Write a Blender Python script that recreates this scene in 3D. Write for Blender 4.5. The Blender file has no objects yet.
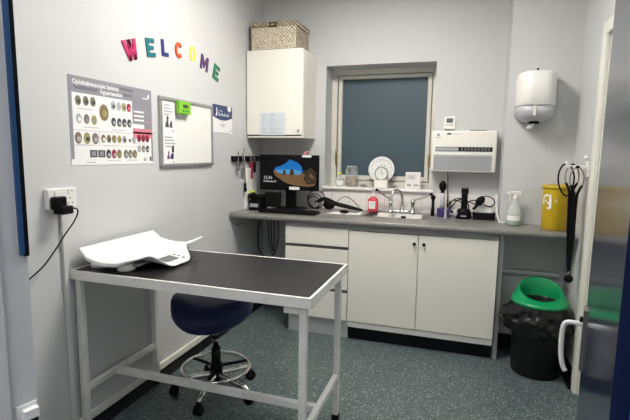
import bpy, bmesh, math, random
from mathutils import Vector, Matrix
from math import sin, cos, pi, radians, sqrt
random.seed(7)
SC = bpy.context.scene
COL = SC.collection

# ------------------------------------------------------------------ materials
def mat(name, col, rough=.5, metal=0, spec=.5, noise=None, bump=None, alpha=None, trans=0, emit=None, coat=0):
    m = bpy.data.materials.new(name); m.use_nodes = True
    nt = m.node_tree; b = nt.nodes['Principled BSDF']
    b.inputs['Base Color'].default_value = (*col, 1)
    b.inputs['Roughness'].default_value = rough
    b.inputs['Metallic'].default_value = metal
    b.inputs['Specular IOR Level'].default_value = spec
    b.inputs['Transmission Weight'].default_value = trans
    b.inputs['Coat Weight'].default_value = coat
    if alpha is not None: b.inputs['Alpha'].default_value = alpha
    if emit:
        b.inputs['Emission Color'].default_value = (*emit[0], 1); b.inputs['Emission Strength'].default_value = emit[1]
    tc = nt.nodes.new('ShaderNodeTexCoord')
    if noise:   # (scale, second colour, lo, hi)
        n = nt.nodes.new('ShaderNodeTexNoise'); n.inputs['Scale'].default_value = noise[0]; n.inputs['Detail'].default_value = 4
        r = nt.nodes.new('ShaderNodeValToRGB')
        r.color_ramp.elements[0].position = noise[2]; r.color_ramp.elements[1].position = noise[3]
        r.color_ramp.elements[0].color = (*col, 1); r.color_ramp.elements[1].color = (*noise[1], 1)
        nt.links.new(tc.outputs['Object'], n.inputs['Vector']); nt.links.new(n.outputs['Fac'], r.inputs['Fac'])
        nt.links.new(r.outputs['Color'], b.inputs['Base Color'])
    if bump:    # (scale, strength)
        n = nt.nodes.new('ShaderNodeTexNoise'); n.inputs['Scale'].default_value = bump[0]; n.inputs['Detail'].default_value = 3
        bp = nt.nodes.new('ShaderNodeBump'); bp.inputs['Strength'].default_value = bump[1]; bp.inputs['Distance'].default_value = .002
        nt.links.new(tc.outputs['Object'], n.inputs['Vector']); nt.links.new(n.outputs['Fac'], bp.inputs['Height'])
        nt.links.new(bp.outputs['Normal'], b.inputs['Normal'])
    return m

def speckle(name, base, spots, rough, scale=220):
    """vinyl / laminate with fine flecks of several colours"""
    m = bpy.data.materials.new(name); m.use_nodes = True
    nt = m.node_tree; b = nt.nodes['Principled BSDF']; b.inputs['Roughness'].default_value = rough
    tc = nt.nodes.new('ShaderNodeTexCoord')
    v = nt.nodes.new('ShaderNodeTexVoronoi'); v.inputs['Scale'].default_value = scale
    nt.links.new(tc.outputs['Object'], v.inputs['Vector'])
    sp = nt.nodes.new('ShaderNodeSeparateColor'); nt.links.new(v.outputs['Color'], sp.inputs['Color'])
    r = nt.nodes.new('ShaderNodeValToRGB'); r.color_ramp.interpolation = 'CONSTANT'
    r.color_ramp.elements[0].color = (*base, 1)
    el = r.color_ramp.elements[1]; el.position = spots[0][0]; el.color = (*spots[0][1], 1)
    for p, c in spots[1:]:
        e = r.color_ramp.elements.new(p); e.color = (*c, 1)
    nt.links.new(sp.outputs['Red'], r.inputs['Fac'])
    n = nt.nodes.new('ShaderNodeTexNoise'); n.inputs['Scale'].default_value = 9; n.inputs['Detail'].default_value = 5
    nt.links.new(tc.outputs['Object'], n.inputs['Vector'])
    mx = nt.nodes.new('ShaderNodeMix'); mx.data_type = 'RGBA'; mx.blend_type = 'MULTIPLY'
    mr = nt.nodes.new('ShaderNodeMapRange'); mr.inputs['To Min'].default_value = .82; mr.inputs['To Max'].default_value = 1.15
    nt.links.new(n.outputs['Fac'], mr.inputs['Value'])
    mx.inputs[0].default_value = 1
    nt.links.new(r.outputs['Color'], mx.inputs[6]); nt.links.new(mr.outputs['Result'], mx.inputs[7])
    nt.links.new(mx.outputs[2], b.inputs['Base Color'])
    return m

M = {}
M['wall'] = mat('wall_paint', (.585, .59, .59), .62, noise=(1.7, (.555, .56, .56), .35, .7), bump=(60, .06))
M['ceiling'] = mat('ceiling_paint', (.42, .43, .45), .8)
M['floor'] = speckle('vinyl_floor', (.078, .108, .108), [(.50, (.115, .150, .148)), (.70, (.045, .066, .068)), (.86, (.30, .345, .34)), (.94, (.02, .03, .033))], .42, 170)
M['worktop'] = speckle('grey_laminate', (.19, .185, .17), [(.4, (.23, .225, .21)), (.7, (.15, .145, .135)), (.9, (.29, .285, .27))], .33, 260)
M['cab'] = mat('cabinet_white', (.78, .76, .69), .35)
M['cab_edge'] = mat('cabinet_edge', (.62, .62, .58), .45)
M['greyrail'] = mat('grey_rail', (.33, .34, .34), .4)
M['groove'] = mat('dark_groove', (.10, .105, .105), .6)
M['plinth'] = mat('plinth_grey', (.60, .62, .63), .5)
M['black'] = mat('black_plastic', (.0035, .0035, .004), .45, spec=.14)
M['blackmat'] = mat('black_rubber', (.005, .005, .0055), .7, spec=.12)
M['cove'] = mat('black_coving', (.004, .0045, .006), .45, spec=.2)
M['vinyl'] = mat('black_vinyl', (.013, .013, .0135), .33, spec=.4, bump=(7, .25))
M['white_metal'] = mat('white_enamel', (.80, .79, .76), .35, noise=(14, (.70, .69, .66), .5, .75))
M['trim'] = mat('white_gloss', (.76, .75, .68), .3)
M['scale_white'] = mat('scale_white', (.90, .885, .86), .32)
M['grey_pl'] = mat('grey_plastic', (.33, .35, .37), .45)
M['lcd'] = mat('lcd_grey', (.13, .15, .145), .25)
M['navy'] = mat('navy_vinyl', (.007, .011, .065), .42, spec=.35)
M['chrome'] = mat('chrome', (.75, .75, .74), .14, 1)
M['steel'] = mat('brushed_steel', (.30, .29, .27), .5, 1)
M['white'] = mat('white_plastic', (.80, .79, .76), .35)
M['ivory'] = mat('ivory_plastic', (.80, .785, .72), .38)
M['silver'] = mat('silver_grille', (.40, .41, .43), .4)
M['tile'] = mat('white_tile', (.82, .79, .76), .15)
M['grout'] = mat('grout', (.55, .53, .5), .8)
M['pane'] = mat('frosted_pane', (.052, .088, .112), .45, noise=(1.3, (.062, .098, .120), .3, .7))
M['frame'] = mat('window_paint', (.64, .62, .56), .38)
M['brass'] = mat('brass', (.55, .45, .18), .3, 1)
M['glass'] = mat('clear_glass', (.75, .79, .79), .06, alpha=.30)
M['eye_olive'] = mat('eye_olive', (.34, .31, .11), .5)
M['eye_brown'] = mat('eye_brown', (.22, .16, .09), .5)
M['paper'] = mat('paper', (.83, .825, .82), .6)
M['paper_blue'] = mat('pale_blue_paper', (.60, .65, .69), .6)
M['paper_pink'] = mat('pinkish_paper', (.82, .77, .78), .6)
M['ink'] = mat('ink', (.05, .05, .055), .6)
M['ink_grey'] = mat('ink_grey', (.40, .42, .45), .6)
M['lav'] = mat('poster_lavender', (.27, .265, .30), .45)
M['lav_dark'] = mat('poster_text_grey', (.17, .165, .19), .5)
M['pink'] = mat('magenta', (.52, .02, .13), .6)
M['pinkbox'] = mat('poster_pink', (.70, .22, .28), .5)
M['teal'] = mat('teal', (.005, .15, .18), .6)
M['blue'] = mat('letter_blue', (.012, .025, .17), .6)
M['orange'] = mat('orange_red', (.60, .075, .025), .6)
M['yellow'] = mat('yellow', (.84, .80, .13), .6)
M['purple'] = mat('purple', (.09, .035, .13), .6)
M['lgreen'] = mat('letter_green', (.03, .18, .10), .6)
M['lime'] = mat('lime_green', (.22, .56, .03), .4)
M['alu'] = mat('aluminium', (.42, .42, .42), .35, .6)
M['board'] = mat('whiteboard', (.80, .80, .77), .22)
M['leafblue'] = mat('leaflet_blue', (.02, .045, .14), .4)
M['red'] = mat('red', (.30, .012, .04), .4)
M['redliq'] = mat('pink_scrub', (.62, .06, .09), .25)
M['bin_green'] = mat('green_plastic', (.004, .27, .09), .33)
M['bag'] = mat('black_bag', (.005, .005, .006), .24, spec=.4, bump=(30, 1))
M['bin_black'] = mat('bin_black', (.007, .007, .009), .45, spec=.25)
M['sharps'] = mat('sharps_yellow', (.58, .395, .010), .38)
M['sharps_lid'] = mat('sharps_lid', (.52, .36, .012), .4)
M['blue_paint'] = mat('blue_gloss_paint', (.014, .060, .52), .5, spec=.3)
M['leaf_face'] = mat('door_gloss', (.012, .02, .055), .15, spec=.42, noise=(3, (.016, .024, .06), .4, .6))
M['navyseal'] = mat('seal_blue', (.012, .06, .16), .5)
M['jamb'] = mat('jamb_paint', (.60, .60, .59), .5)
M['violet'] = mat('violet_plastic', (.04, .028, .13), .4)
M['smoke'] = mat('smoke_plastic', (.45, .46, .50), .35)
M['spray_liq'] = mat('pale_green_liquid', (.58, .74, .60), .15, alpha=.62)
M['clear_pl'] = mat('clear_plastic', (.80, .85, .83), .12, alpha=.32)
M['hiviz'] = mat('fluorescent_yellow', (.70, .78, .08), .5)
M['biscuit'] = mat('biscuits', (.38, .26, .13), .7, noise=(60, (.16, .1, .05), .4, .6))
M['screen_black'] = mat('screen_black', (.006, .007, .009), .2)
M['pebble'] = mat('pebble', (.19, .17, .13), .5)
M['trans_grey'] = mat('translucent_grey', (.50, .51, .54), .25)
M['plate_blue'] = mat('plate_print', (.42, .47, .60), .3)

def screen_mat(name, col, s):
    return mat(name, (.004, .004, .0045), .35, spec=.1, emit=(col, s))
M['s_sky'] = screen_mat('screen_sky', (.012, .19, .58), .8)
M['s_sky2'] = screen_mat('screen_horizon', (.10, .36, .62), .8)
M['s_sand'] = screen_mat('screen_sand', (.21, .115, .05), .8)
M['s_rock'] = screen_mat('screen_rock', (.055, .036, .022), .8)
M['s_dark'] = screen_mat('screen_cave', (.006, .006, .008), .3)
M['s_white'] = screen_mat('screen_text', (.8, .8, .8), .8)
M['lamp'] = mat('lamp_diffuser', (1, 1, 1), .5, emit=((1, .955, .885), 49))
M['corridor_fill'] = mat('fill_diffuser_corridor', (1, 1, 1), .5, emit=((.97, .98, 1), 13))  # glow of the unseen corridor fill panel
M['fill_lamp'] = mat('fill_diffuser_cool', (1, 1, 1), .5, emit=((.95, .98, 1), 12))  # glow of the added fill panel inside the doorway

# woven basket
def woven():
    m = bpy.data.materials.new('woven_pattern'); m.use_nodes = True; nt = m.node_tree; b = nt.nodes['Principled BSDF']
    b.inputs['Roughness'].default_value = .8
    tc = nt.nodes.new('ShaderNodeTexCoord'); mp = nt.nodes.new('ShaderNodeMapping'); mp.inputs['Rotation'].default_value = (0, radians(45), 0)
    mp.inputs['Scale'].default_value = (1, 1, 1)
    ck = nt.nodes.new('ShaderNodeTexVoronoi'); ck.inputs['Scale'].default_value = 55; ck.feature = 'F1'; ck.distance = 'MANHATTAN'
    ck.inputs['Randomness'].default_value = .25
    r = nt.nodes.new('ShaderNodeValToRGB'); e = r.color_ramp.elements
    e[0].position = .55; e[0].color = (.62, .55, .43, 1); e[1].position = .95; e[1].color = (.16, .125, .085, 1)
    nt.links.new(tc.outputs['Object'], mp.inputs['Vector']); nt.links.new(mp.outputs['Vector'], ck.inputs['Vector'])
    nt.links.new(ck.outputs['Distance'], r.inputs['Fac']); nt.links.new(r.outputs['Color'], b.inputs['Base Color'])
    return m
M['woven'] = woven()

# ------------------------------------------------------------------ mesh building
class MB:
    """collects shapes (world coordinates) and links them as ONE mesh object"""
    def __init__(s): s.bm = bmesh.new(); s.mats = []; s.smooth = []
    def mi(s, m):
        m = M[m]
        if m not in s.mats: s.mats.append(m)
        return s.mats.index(m)
    def _fin(s, faces, m, smooth=False):
        i = s.mi(m)
        for f in faces: f.material_index = i; f.smooth = smooth
    def box(s, lo, hi, m, bev=0, rot=None, seg=2):
        tmp = bmesh.new(); bmesh.ops.create_cube(tmp, size=1)
        c = Vector([(a+b)/2 for a, b in zip(lo, hi)]); d = [b-a for a, b in zip(lo, hi)]
        for v in tmp.verts: v.co = Vector([v.co[k]*d[k] for k in range(3)])
        if bev: bmesh.ops.bevel(tmp, geom=list(tmp.edges), offset=bev, segments=seg, affect='EDGES', profile=.5)
        for v in tmp.verts:
            p = v.co
            if rot is not None: p = rot @ p
            v.co = p + c
        s.merge(tmp, m, bool(bev) and seg > 3); return s
    def merge(s, tmp, m, smooth):
        me = bpy.data.meshes.new('t'); tmp.to_mesh(me); tmp.free()
        n0 = len(s.bm.faces); s.bm.from_mesh(me); bpy.data.meshes.remove(me)
        s.bm.faces.ensure_lookup_table()
        s._fin(s.bm.faces[n0:], m, smooth)
    def poly(s, pts, m, smooth=False):
        f = s.bm.faces.new([s.bm.verts.new(p) for p in pts]); s._fin([f], m, smooth); return s
    def prism(s, pts, d, m):
        """polygon pts extruded by vector d"""
        d = Vector(d); a = [s.bm.verts.new(Vector(p)) for p in pts]; b = [s.bm.verts.new(Vector(p)+d) for p in pts]
        n = len(pts); fs = [s.bm.faces.new(a[::-1]), s.bm.faces.new(b)]
        for i in range(n): fs.append(s.bm.faces.new([a[i], a[(i+1) % n], b[(i+1) % n], b[i]]))
        s._fin(fs, m); return s
    def loft(s, rings, m, cap0=True, cap1=True, smooth=True, closed=True):
        R = [[s.bm.verts.new(Vector(p)) for p in r] for r in rings]; fs = []; n = len(rings[0])
        for a, b in zip(R, R[1:]):
            for i in range(n if closed else n-1):
                fs.append(s.bm.faces.new([a[i], a[(i+1) % n], b[(i+1) % n], b[i]]))
        s._fin(fs, m, smooth)
        cf = []
        if cap0: cf.append(s.bm.faces.new(R[0][::-1]))
        if cap1: cf.append(s.bm.faces.new(R[-1]))
        s._fin(cf, m, False); return s
    def lathe(s, c, prof, m, n=32, axis=None, cap0=True, cap1=True, sx=1, sy=1):
        """prof: list of (radius, height); axis: Matrix 3x3 turning +z"""
        rings = []
        for r, h in prof:
            ring = []
            for i in range(n):
                a = 2*pi*i/n; p = Vector((r*cos(a)*sx, r*sin(a)*sy, h))
                if axis is not None: p = axis @ p
                ring.append(p+Vector(c))
            rings.append(ring)
        return s.loft(rings, m, cap0, cap1)
    def cyl(s, p0, p1, r, m, n=20, r1=None):
        p0, p1 = Vector(p0), Vector(p1); d = p1-p0
        ax = d.to_track_quat('Z', 'Y').to_matrix()
        return s.lathe(p0, [(r, 0), (r if r1 is None else r1, d.length)], m, n, ax)
    def tube(s, pts, r, m, n=8, sub=4, closed=False):
        P = [Vector(p) for p in pts]
        if sub > 1 and len(P) > 2:
            Q = []; k = len(P)
            for i in range(k if closed else k-1):
                g = (lambda j: P[j % k]) if closed else (lambda j: P[max(0, min(k-1, j))])
                a, b, c, d = g(i-1), g(i), g(i+1), g(i+2)
                for q in range(sub):
                    t = q/sub
                    Q.append(.5*((2*b)+(-a+c)*t+(2*a-5*b+4*c-d)*t*t+(-a+3*b-3*c+d)*t**3))
            if not closed: Q.append(P[-1])
            P = Q
        rings = []; up = None; k = len(P)
        for i, p in enumerate(P):
            t = (P[(i+1) % k]-P[i-1]) if closed else (P[min(i+1, k-1)]-P[max(i-1, 0)])
            if t.length < 1e-9: t = Vector((0, 0, 1))
            t.normalize()
            if up is None: up = t.orthogonal().normalized()
            up = (up-t*up.dot(t)).normalized(); w = t.cross(up)
            rr = r(i/(k-1)) if callable(r) else r
            rings.append([p+rr*(cos(2*pi*j/n)*up+sin(2*pi*j/n)*w) for j in range(n)])
        if closed: rings.append(rings[0])
        if closed:
            R = [[s.bm.verts.new(q) for q in rg] for rg in rings[:-1]]; fs = []
            for i in range(k):
                a, b = R[i], R[(i+1) % k]
                for j in range(n): fs.append(s.bm.faces.new([a[j], a[(j+1) % n], b[(j+1) % n], b[j]]))
            s._fin(fs, m, True); return s
        return s.loft(rings, m)
    def ball(s, c, r, m, sc=(1, 1, 1), n=16, rot=None):
        tmp = bmesh.new(); bmesh.ops.create_uvsphere(tmp, u_segments=n, v_segments=max(6, n//2+2), radius=r)
        for v in tmp.verts:
            p = Vector([v.co[k]*sc[k] for k in range(3)])
            if rot is not None: p = rot @ p
            v.co = p+Vector(c)
        s.merge(tmp, m, True); return s
    def build(s, name, parent=None):
        bmesh.ops.recalc_face_normals(s.bm, faces=s.bm.faces)
        org = Vector((0, 0, 0)); p = parent
        if parent is not None:
            while p is not None: org += p.location; p = p.parent
        else:
            vs = [v.co for v in s.bm.verts]
            org = Vector(((min(v.x for v in vs)+max(v.x for v in vs))/2, (min(v.y for v in vs)+max(v.y for v in vs))/2, min(v.z for v in vs)))
        for v in s.bm.verts: v.co -= org
        me = bpy.data.meshes.new(name); s.bm.to_mesh(me); s.bm.free()
        for m in s.mats: me.materials.append(m)
        o = bpy.data.objects.new(name, me); COL.objects.link(o)
        if parent is not None: o.parent = parent
        else: o.location = org
        return o

def tag(o, label, cat, group=None, kind=None):
    o['label'] = label; o['category'] = cat
    if group: o['group'] = group
    if kind: o['kind'] = kind
    return o
def thing(name, loc, label, cat, group=None):
    o = bpy.data.objects.new(name, None); o.empty_display_size = .05; COL.objects.link(o); o.location = loc
    return tag(o, label, cat, group)
def struct(o): o['kind'] = 'structure'; return o
def rz(a): return Matrix.Rotation(radians(a), 3, 'Z')
def rx(a): return Matrix.Rotation(radians(a), 3, 'X')
def ry(a): return Matrix.Rotation(radians(a), 3, 'Y')

def text_mesh(name, txt, size, origin, right, up, m, parent, label=None, ext=.0004, bold=0, align='LEFT'):
    """printed lettering: a filled font outline lying on the plane (right, up)"""
    cu = bpy.data.curves.new(name, 'FONT'); cu.body = txt; cu.size = size; cu.extrude = ext; cu.offset = bold; cu.align_x = align
    cu.resolution_u = 2
    to = bpy.data.objects.new('tmp', cu); COL.objects.link(to)
    dg = bpy.context.evaluated_depsgraph_get(); me = bpy.data.meshes.new_from_object(to.evaluated_get(dg))
    bpy.data.objects.remove(to); bpy.data.curves.remove(cu)
    r = Vector(right).normalized(); u = Vector(up).normalized(); w = r.cross(u)
    org = Vector(origin); p = parent
    while p is not None: org -= p.location; p = p.parent
    for v in me.vertices: v.co = org + r*v.co.x + u*v.co.y + w*v.co.z
    me.materials.clear(); me.materials.append(M[m]); me.name = name
    o = bpy.data.objects.new(name, me); COL.objects.link(o); o.parent = parent
    if label: o['label'] = label
    return o

# ------------------------------------------------------------------ dimensions
YB = .05          # window wall
XR = 2.40         # right wall
YX = -.25         # face of the boxed-out wall on the right
H = 2.76
WT = .90          # worktop height
TZ = .82          # examination table height

# ------------------------------------------------------------------ room shell
b = MB(); b.box((-.12, -4.6, -.06), (3.2, .45, 0), 'floor'); struct(b.build('floor'))
b = MB(); b.box((-.12, -4.6, H), (3.2, .45, H+.06), 'ceiling'); struct(b.build('ceiling'))
b = MB(); b.box((-.12, -4.6, 0), (0, .45, H), 'wall'); struct(b.build('wall_left'))
# window wall with a deep recess
WX0, WX1, WZ0, WZ1 = .577, 1.468, 1.085, 2.09
RY = .27
b = MB()
b.box((0, YB, 0), (WX0, .45, H), 'wall'); b.box((WX1, YB, 0), (XR, .45, H), 'wall')
b.box((WX0, YB, 0), (WX1, .45, WZ0-.02), 'wall'); b.box((WX0, YB, WZ1), (WX1, .45, H), 'wall')
b.box((WX0, .40, WZ0-.02), (WX1, .45, WZ1), 'wall')
struct(b.build('wall_back'))
b = MB(); b.box((1.968, YX, 0), (XR, YB, H), 'wall'); struct(b.build('wall_corner'))
# right wall with a door opening
DY0, DY1, DZ = -1.72, -.84, 2.02
b = MB()
b.box((XR, DY1, 0), (XR+.12, .45, H), 'wall'); b.box((XR, -4.6, 0), (XR+.12, DY0, H), 'wall'); b.box((XR, DY0, DZ), (XR+.12, DY1, H), 'wall')
struct(b.build('wall_right'))
b = MB(); b.box((XR+.075, DY0+.02, .005), (XR+.115, DY1-.02, DZ-.02), 'jamb'); d2 = struct(b.build('door_2'))
b = MB()
b.box((XR-.024, DY1-.005, 0), (XR, DY1+.065, DZ+.065), 'trim', .006)
b.box((XR-.024, DY0-.065, 0), (XR, DY0+.005, DZ+.065), 'trim', .006)
b.box((XR-.024, DY0+.005, DZ-.005), (XR, DY1-.005, DZ+.065), 'trim', .006)
b.box((XR, DY1-.02, 0), (XR+.12, DY1, DZ), 'trim'); b.box((XR, DY0, 0), (XR+.12, DY0+.02, DZ), 'trim'); b.box((XR, DY0+.02, DZ-.02), (XR+.12, DY1-.02, DZ), 'trim')
struct(b.build('trim_1'))
# entrance wall: it stands askew; camera looks in through its doorway
A0 = Vector((1.018, -3.1075, 0)); A1 = Vector((1.806, -3.315, 0))
e = (A1-A0).normalized(); nn = Vector((e.y, -e.x, 0))       # nn points out of the room
def along(p, t, w, z): return Vector((p.x, p.y, 0)) + e*t + nn*w + Vector((0, 0, z))
def wall_piece(mb, t0, t1, z0, z1, m, w0=0, w1=.14):
    pts = [along(A0, t0, w0, z0), along(A0, t1, w0, z0), along(A0, t1, w1, z0), along(A0, t0, w1, z0)]
    mb.prism(pts, (0, 0, z1-z0), m)
LW = (A1-A0).length
b = MB(); wall_piece(b, -1.016, -.03, 0, H, 'wall'); wall_piece(b, LW+.045, LW+.61, 0, H, 'wall'); wall_piece(b, -.03, LW+.045, 2.08, H, 'wall')
struct(b.build('wall_front'))
b = MB(); wall_piece(b, -.03, 0, 0, 2.08, 'jamb', 0, .15); wall_piece(b, 0, .012, 0, 2.05, 'jamb', .045, .15); wall_piece(b, 0, LW, 2.05, 2.08, 'jamb', -.012, .15); struct(b.build('trim_2'))
b = MB(); wall_piece(b, LW, LW+.045, 0, 2.08, 'blue_paint', -.012, .15); struct(b.build('trim_3'))
# corridor behind the camera
b = MB(); b.box((-.12, -4.66, 0), (3.2, -4.6, H), 'wall'); b.box((3.14, -4.6, 0), (3.2, -3.0, H), 'wall'); struct(b.build('wall_corridor'))
# blue door seal on the left jamb and strike plate
t = thing('door_seal', along(A0, .004, .012, 1.19), 'blue strip with black rubber edge down the left door jamb, ending above the floor', 'door seal')
b = MB(); wall_piece(b, 0, .007, 1.20, 2.045, 'navyseal', .0065, .0125); b.build('strip', t)
b = MB(); wall_piece(b, 0, .007, 1.197, 2.045, 'blackmat', 0, .0065); b.build('rubber_edge', t)
t = thing('strike_plate', along(A0, .002, .02, .86), 'metal strike plate with black keeper on the left door jamb', 'strike plate')
b = MB(); wall_piece(b, 0, .003, .86, .945, 'white', .002, .034); b.build('plate', t)
b = MB(); wall_piece(b, .003, .014, .862, .920, 'blackmat', .006, .018); b.build('keeper', t)
b = MB(); wall_piece(b, .003, .014, .922, .938, 'white', .004, .026); b.build('lip', t)

# open blue door seen along its glossy face
E_ = Vector((1.967, -2.56, 0)); Hg = Vector((1.806, -3.275, 0))
ld = (E_-Hg).normalized(); ln = Vector((ld.y, -ld.x, 0))    # ln points away from the seen face
b = MB(); b.prism([Hg+Vector((0, 0, .008)), E_+Vector((0, 0, .008)), E_+ln*.044+Vector((0, 0, .008)), Hg+ln*.044+Vector((0, 0, .008))], (0, 0, 2.03), 'leaf_face')
door = struct(b.build('door_1'))
b = MB()
bp = E_ - ld*.048
def leafp(s, o, z): return E_ - ld*s - ln*o + Vector((0, 0, z))
b.prism([leafp(.03, 0, .925), leafp(.07, 0, .925), leafp(.07, .006, .925), leafp(.03, .006, .925)], (0, 0, .13), 'steel')
b.build('backplate', door)
b = MB()
b.tube([leafp(.05, .004, 1.02), leafp(.05, .024, 1.02), leafp(.05, .036, 1.017), leafp(.051, .041, 1.005), leafp(.053, .042, .98), leafp(.057, .041, .95), leafp(.061, .036, .925), leafp(.063, .030, .915)], .0052, 'white', 10, 5)
b.build('lever_handle', door)
b = MB(); b.cyl(leafp(.05, .006, 1.03), leafp(.05, .012, 1.03), .006, 'black', 12); b.build('fixing_screw', door)

# skirting on left wall
b = MB(); b.box((0, -3.0, .045), (.016, -.62, .088), 'trim', .004); struct(b.build('baseboard_left'))
b = MB()
b.prism([(0, -3.0, 0), (.05, -3.0, 0), (.014, -3.0, .03), (.012, -3.0, .045), (0, -3.0, .045)], (0, 2.95, 0), 'cove'); struct(b.build('trim_4'))
b = MB(); b.prism([(0, YB, 0), (0, .02, 0), (0, .04, .09), (0, YB, .09)], (1.965, 0, 0), 'cove')
b.prism([(1.99, YX, 0), (1.99, YX-.035, 0), (1.99, YX-.012, .09), (1.99, YX, .09)], (XR-1.99, 0, 0), 'cove'); struct(b.build('trim_5'))
b = MB(); b.prism([(XR, -.79, 0), (XR-.04, -.79, 0), (XR-.012, -.79, .09), (XR, -.79, .09)], (0, .79+YX, 0), 'cove'); struct(b.build('baseboard_right'))

# window: frame, pane, latches, sill
fy0, fy1 = RY, RY+.05
b = MB(); b.box((WX0+.0, RY+.018, WZ0), (WX1, RY+.026, WZ1), 'pane'); win = struct(b.build('window_1'))
b = MB()
b.box((WX0, fy0-.03, WZ0), (WX0+.048, fy0+.015, WZ1), 'frame', .004); b.box((WX1-.034, fy0-.03, WZ0), (WX1, fy0+.015, WZ1), 'frame', .004)
b.box((WX0+.048, fy0-.03, WZ1-.045), (WX1-.034, fy0+.015, WZ1), 'frame', .004); b.box((WX0+.048, fy0-.03, WZ0), (WX1-.034, fy0+.015, WZ0+.05), 'frame', .004)
b.build('outer_frame', win)
b = MB()
x0, x1, z0, z1 = WX0+.054, WX1-.040, WZ0+.055, WZ1-.050
b.box((x0, fy0-.018, z0), (x0+.035, fy0+.017, z1), 'frame', .006); b.box((x1-.035, fy0-.018, z0), (x1, fy0+.017, z1), 'frame', .006)
b.box((x0+.035, fy0-.018, z1-.03), (x1-.035, fy0+.017, z1), 'frame', .006); b.box((x0+.035, fy0-.018, z0), (x1-.035, fy0+.017, z0+.04), 'frame', .006)
b.build('sash', win)
for x in (WX0+.05, WX1-.038):
    b = MB(); b.box((x-.012, fy0-.038, 1.27), (x+.012, fy0-.028, 1.37), 'brass', .003); b.cyl((x, fy0-.036, 1.33), (x, fy0-.06, 1.33), .007, 'brass', 12)
    b.tube([(x, fy0-.058, 1.335), (x+.004, fy0-.066, 1.36), (x+.003, fy0-.064, 1.40)], .006, 'brass', 8); l = b.build('latch', win); l['label'] = 'brass window latch'
b = MB(); b.box((WX0-.012, YB-.035, WZ0-.018), (WX1+.02, YB, WZ0+.006), 'tile', .007); b.box((WX0, YB, WZ0-.02), (WX1, RY-.031, WZ0+.006), 'tile'); b.build('sill', win)
SZ = WZ0+.006
# tiled upstand
b = MB(); b.box((WX0-.01, YB-.006, WT), (1.967, YB, WZ0-.018), 'grout')
xs = [WX0-.01, .647, .80, .95, 1.10, 1.25, 1.40, 1.55, 1.70, 1.85, 1.967]
for a, c in zip(xs, xs[1:]): b.box((a+.0015, YB-.011, WT+.001), (c-.0015, YB-.005, WZ0-.02), 'tile', .002)
struct(b.build('trim_6'))

# ceiling lamp, and two panels added as fill light
t = thing('ceiling_light', (1.05, -1.35, H), 'square white ceiling light panel above the room', 'ceiling light')
b = MB()
for (lo, hi) in (((.73, -1.67), (1.37, -1.64)), ((.73, -1.06), (1.37, -1.03)), ((.73, -1.64), (.76, -1.06)), ((1.34, -1.64), (1.37, -1.06))):
    b.box((lo[0], lo[1], H-.03), (hi[0], hi[1], H), 'white', .003)
b.build('frame', t)
b = MB(); b.box((.76, -1.64, H-.022), (1.34, -1.06, H-.001), 'lamp'); b.build('diffuser', t)
t = thing('ceiling_light', (1.5, -4.15, H), 'unseen fill light panel added in the corridor behind the doorway', 'ceiling light')  # unseen fill panel, enlarged to brighten the blue jamb
b = MB(); b.box((.9, -4.44, H-.03), (2.1, -4.40, H), 'white'); b.box((.9, -3.9, H-.03), (2.1, -3.86, H), 'white'); b.build('frame', t)
b = MB(); b.box((.9, -4.40, H-.022), (2.1, -3.9, H-.001), 'corridor_fill'); b.build('diffuser', t)
t = thing('ceiling_light', (1.6, -2.6, H), 'dimmer square fill light panel added just inside the doorway', 'ceiling light')  # added fill panel, lifts the shade below the worktop from the camera side
b = MB()
for (lo, hi) in (((1.28, -2.92), (1.92, -2.89)), ((1.28, -2.31), (1.92, -2.28)), ((1.28, -2.89), (1.31, -2.31)), ((1.89, -2.89), (1.92, -2.31))):
    b.box((lo[0], lo[1], H-.03), (hi[0], hi[1], H), 'white', .003)
b.build('frame', t)
b = MB(); b.box((1.31, -2.89, H-.022), (1.89, -2.31, H-.001), 'fill_lamp'); b.build('diffuser', t)

# ------------------------------------------------------------------ base cabinets
XA, XB, XC, XD = .458, .946, 1.439, 1.948
YD = -.552
t = thing('drawer_unit', (.70, -.25, 0), 'white four-drawer base unit under the worktop beside the sink cupboard', 'drawer unit')
b = MB(); b.box((XA+.004, YD+.02, .15), (XB-.002, .0, .862), 'cab_edge'); b.box((XA+.004, YD+.012, .84), (XB-.002, YD+.022, .862), 'greyrail'); b.build('body', t)
b = MB(); b.box((XA+.012, YD+.05, .0), (XB-.004, YD+.068, .15), 'plinth'); b.box((XA+.012, YD+.068, 0), (XA+.03, 0, .15), 'plinth'); b.build('plinth', t)
zs = [(.699, .826), (.532, .674), (.378, .507), (.147, .353)]
for i, (z0, z1) in enumerate(zs):
    b = MB(); b.box((XA, YD, z0), (XB-.003, YD+.019, z1), 'cab', .002); d = b.build('drawer', t)
    b = MB(); b.box((XA+.001, YD+.008, z1+.002), (XB-.004, YD+.018, z1+(.023 if i else .012)), 'greyrail' if i == 0 else 'groove'); b.build('grip_rail', d)
t = thing('sink_cabinet', (1.44, -.25, 0), 'white two-door cupboard under the sink with dark round knobs', 'cupboard')
b = MB(); b.box((XB+.002, YD+.02, .13), (XD-.002, .0, .73), 'cab_edge'); b.box((XB+.002, YD+.02, .73), (XB+.02, 0, .862), 'cab_edge'); b.box((XD-.02, YD+.02, .73), (XD-.002, 0, .862), 'cab_edge')
b.box((XB+.002, YD+.012, .826), (XD-.002, YD+.03, .862), 'greyrail'); b.box((XB+.002, YD+.004, .105), (XD-.002, YD+.02, .145), 'cab_edge'); b.build('body', t)
b = MB(); b.box((XB+.006, YD+.05, .0), (XD-.002, YD+.068, .118), 'cove'); b.build('kickboard', t)
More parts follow.
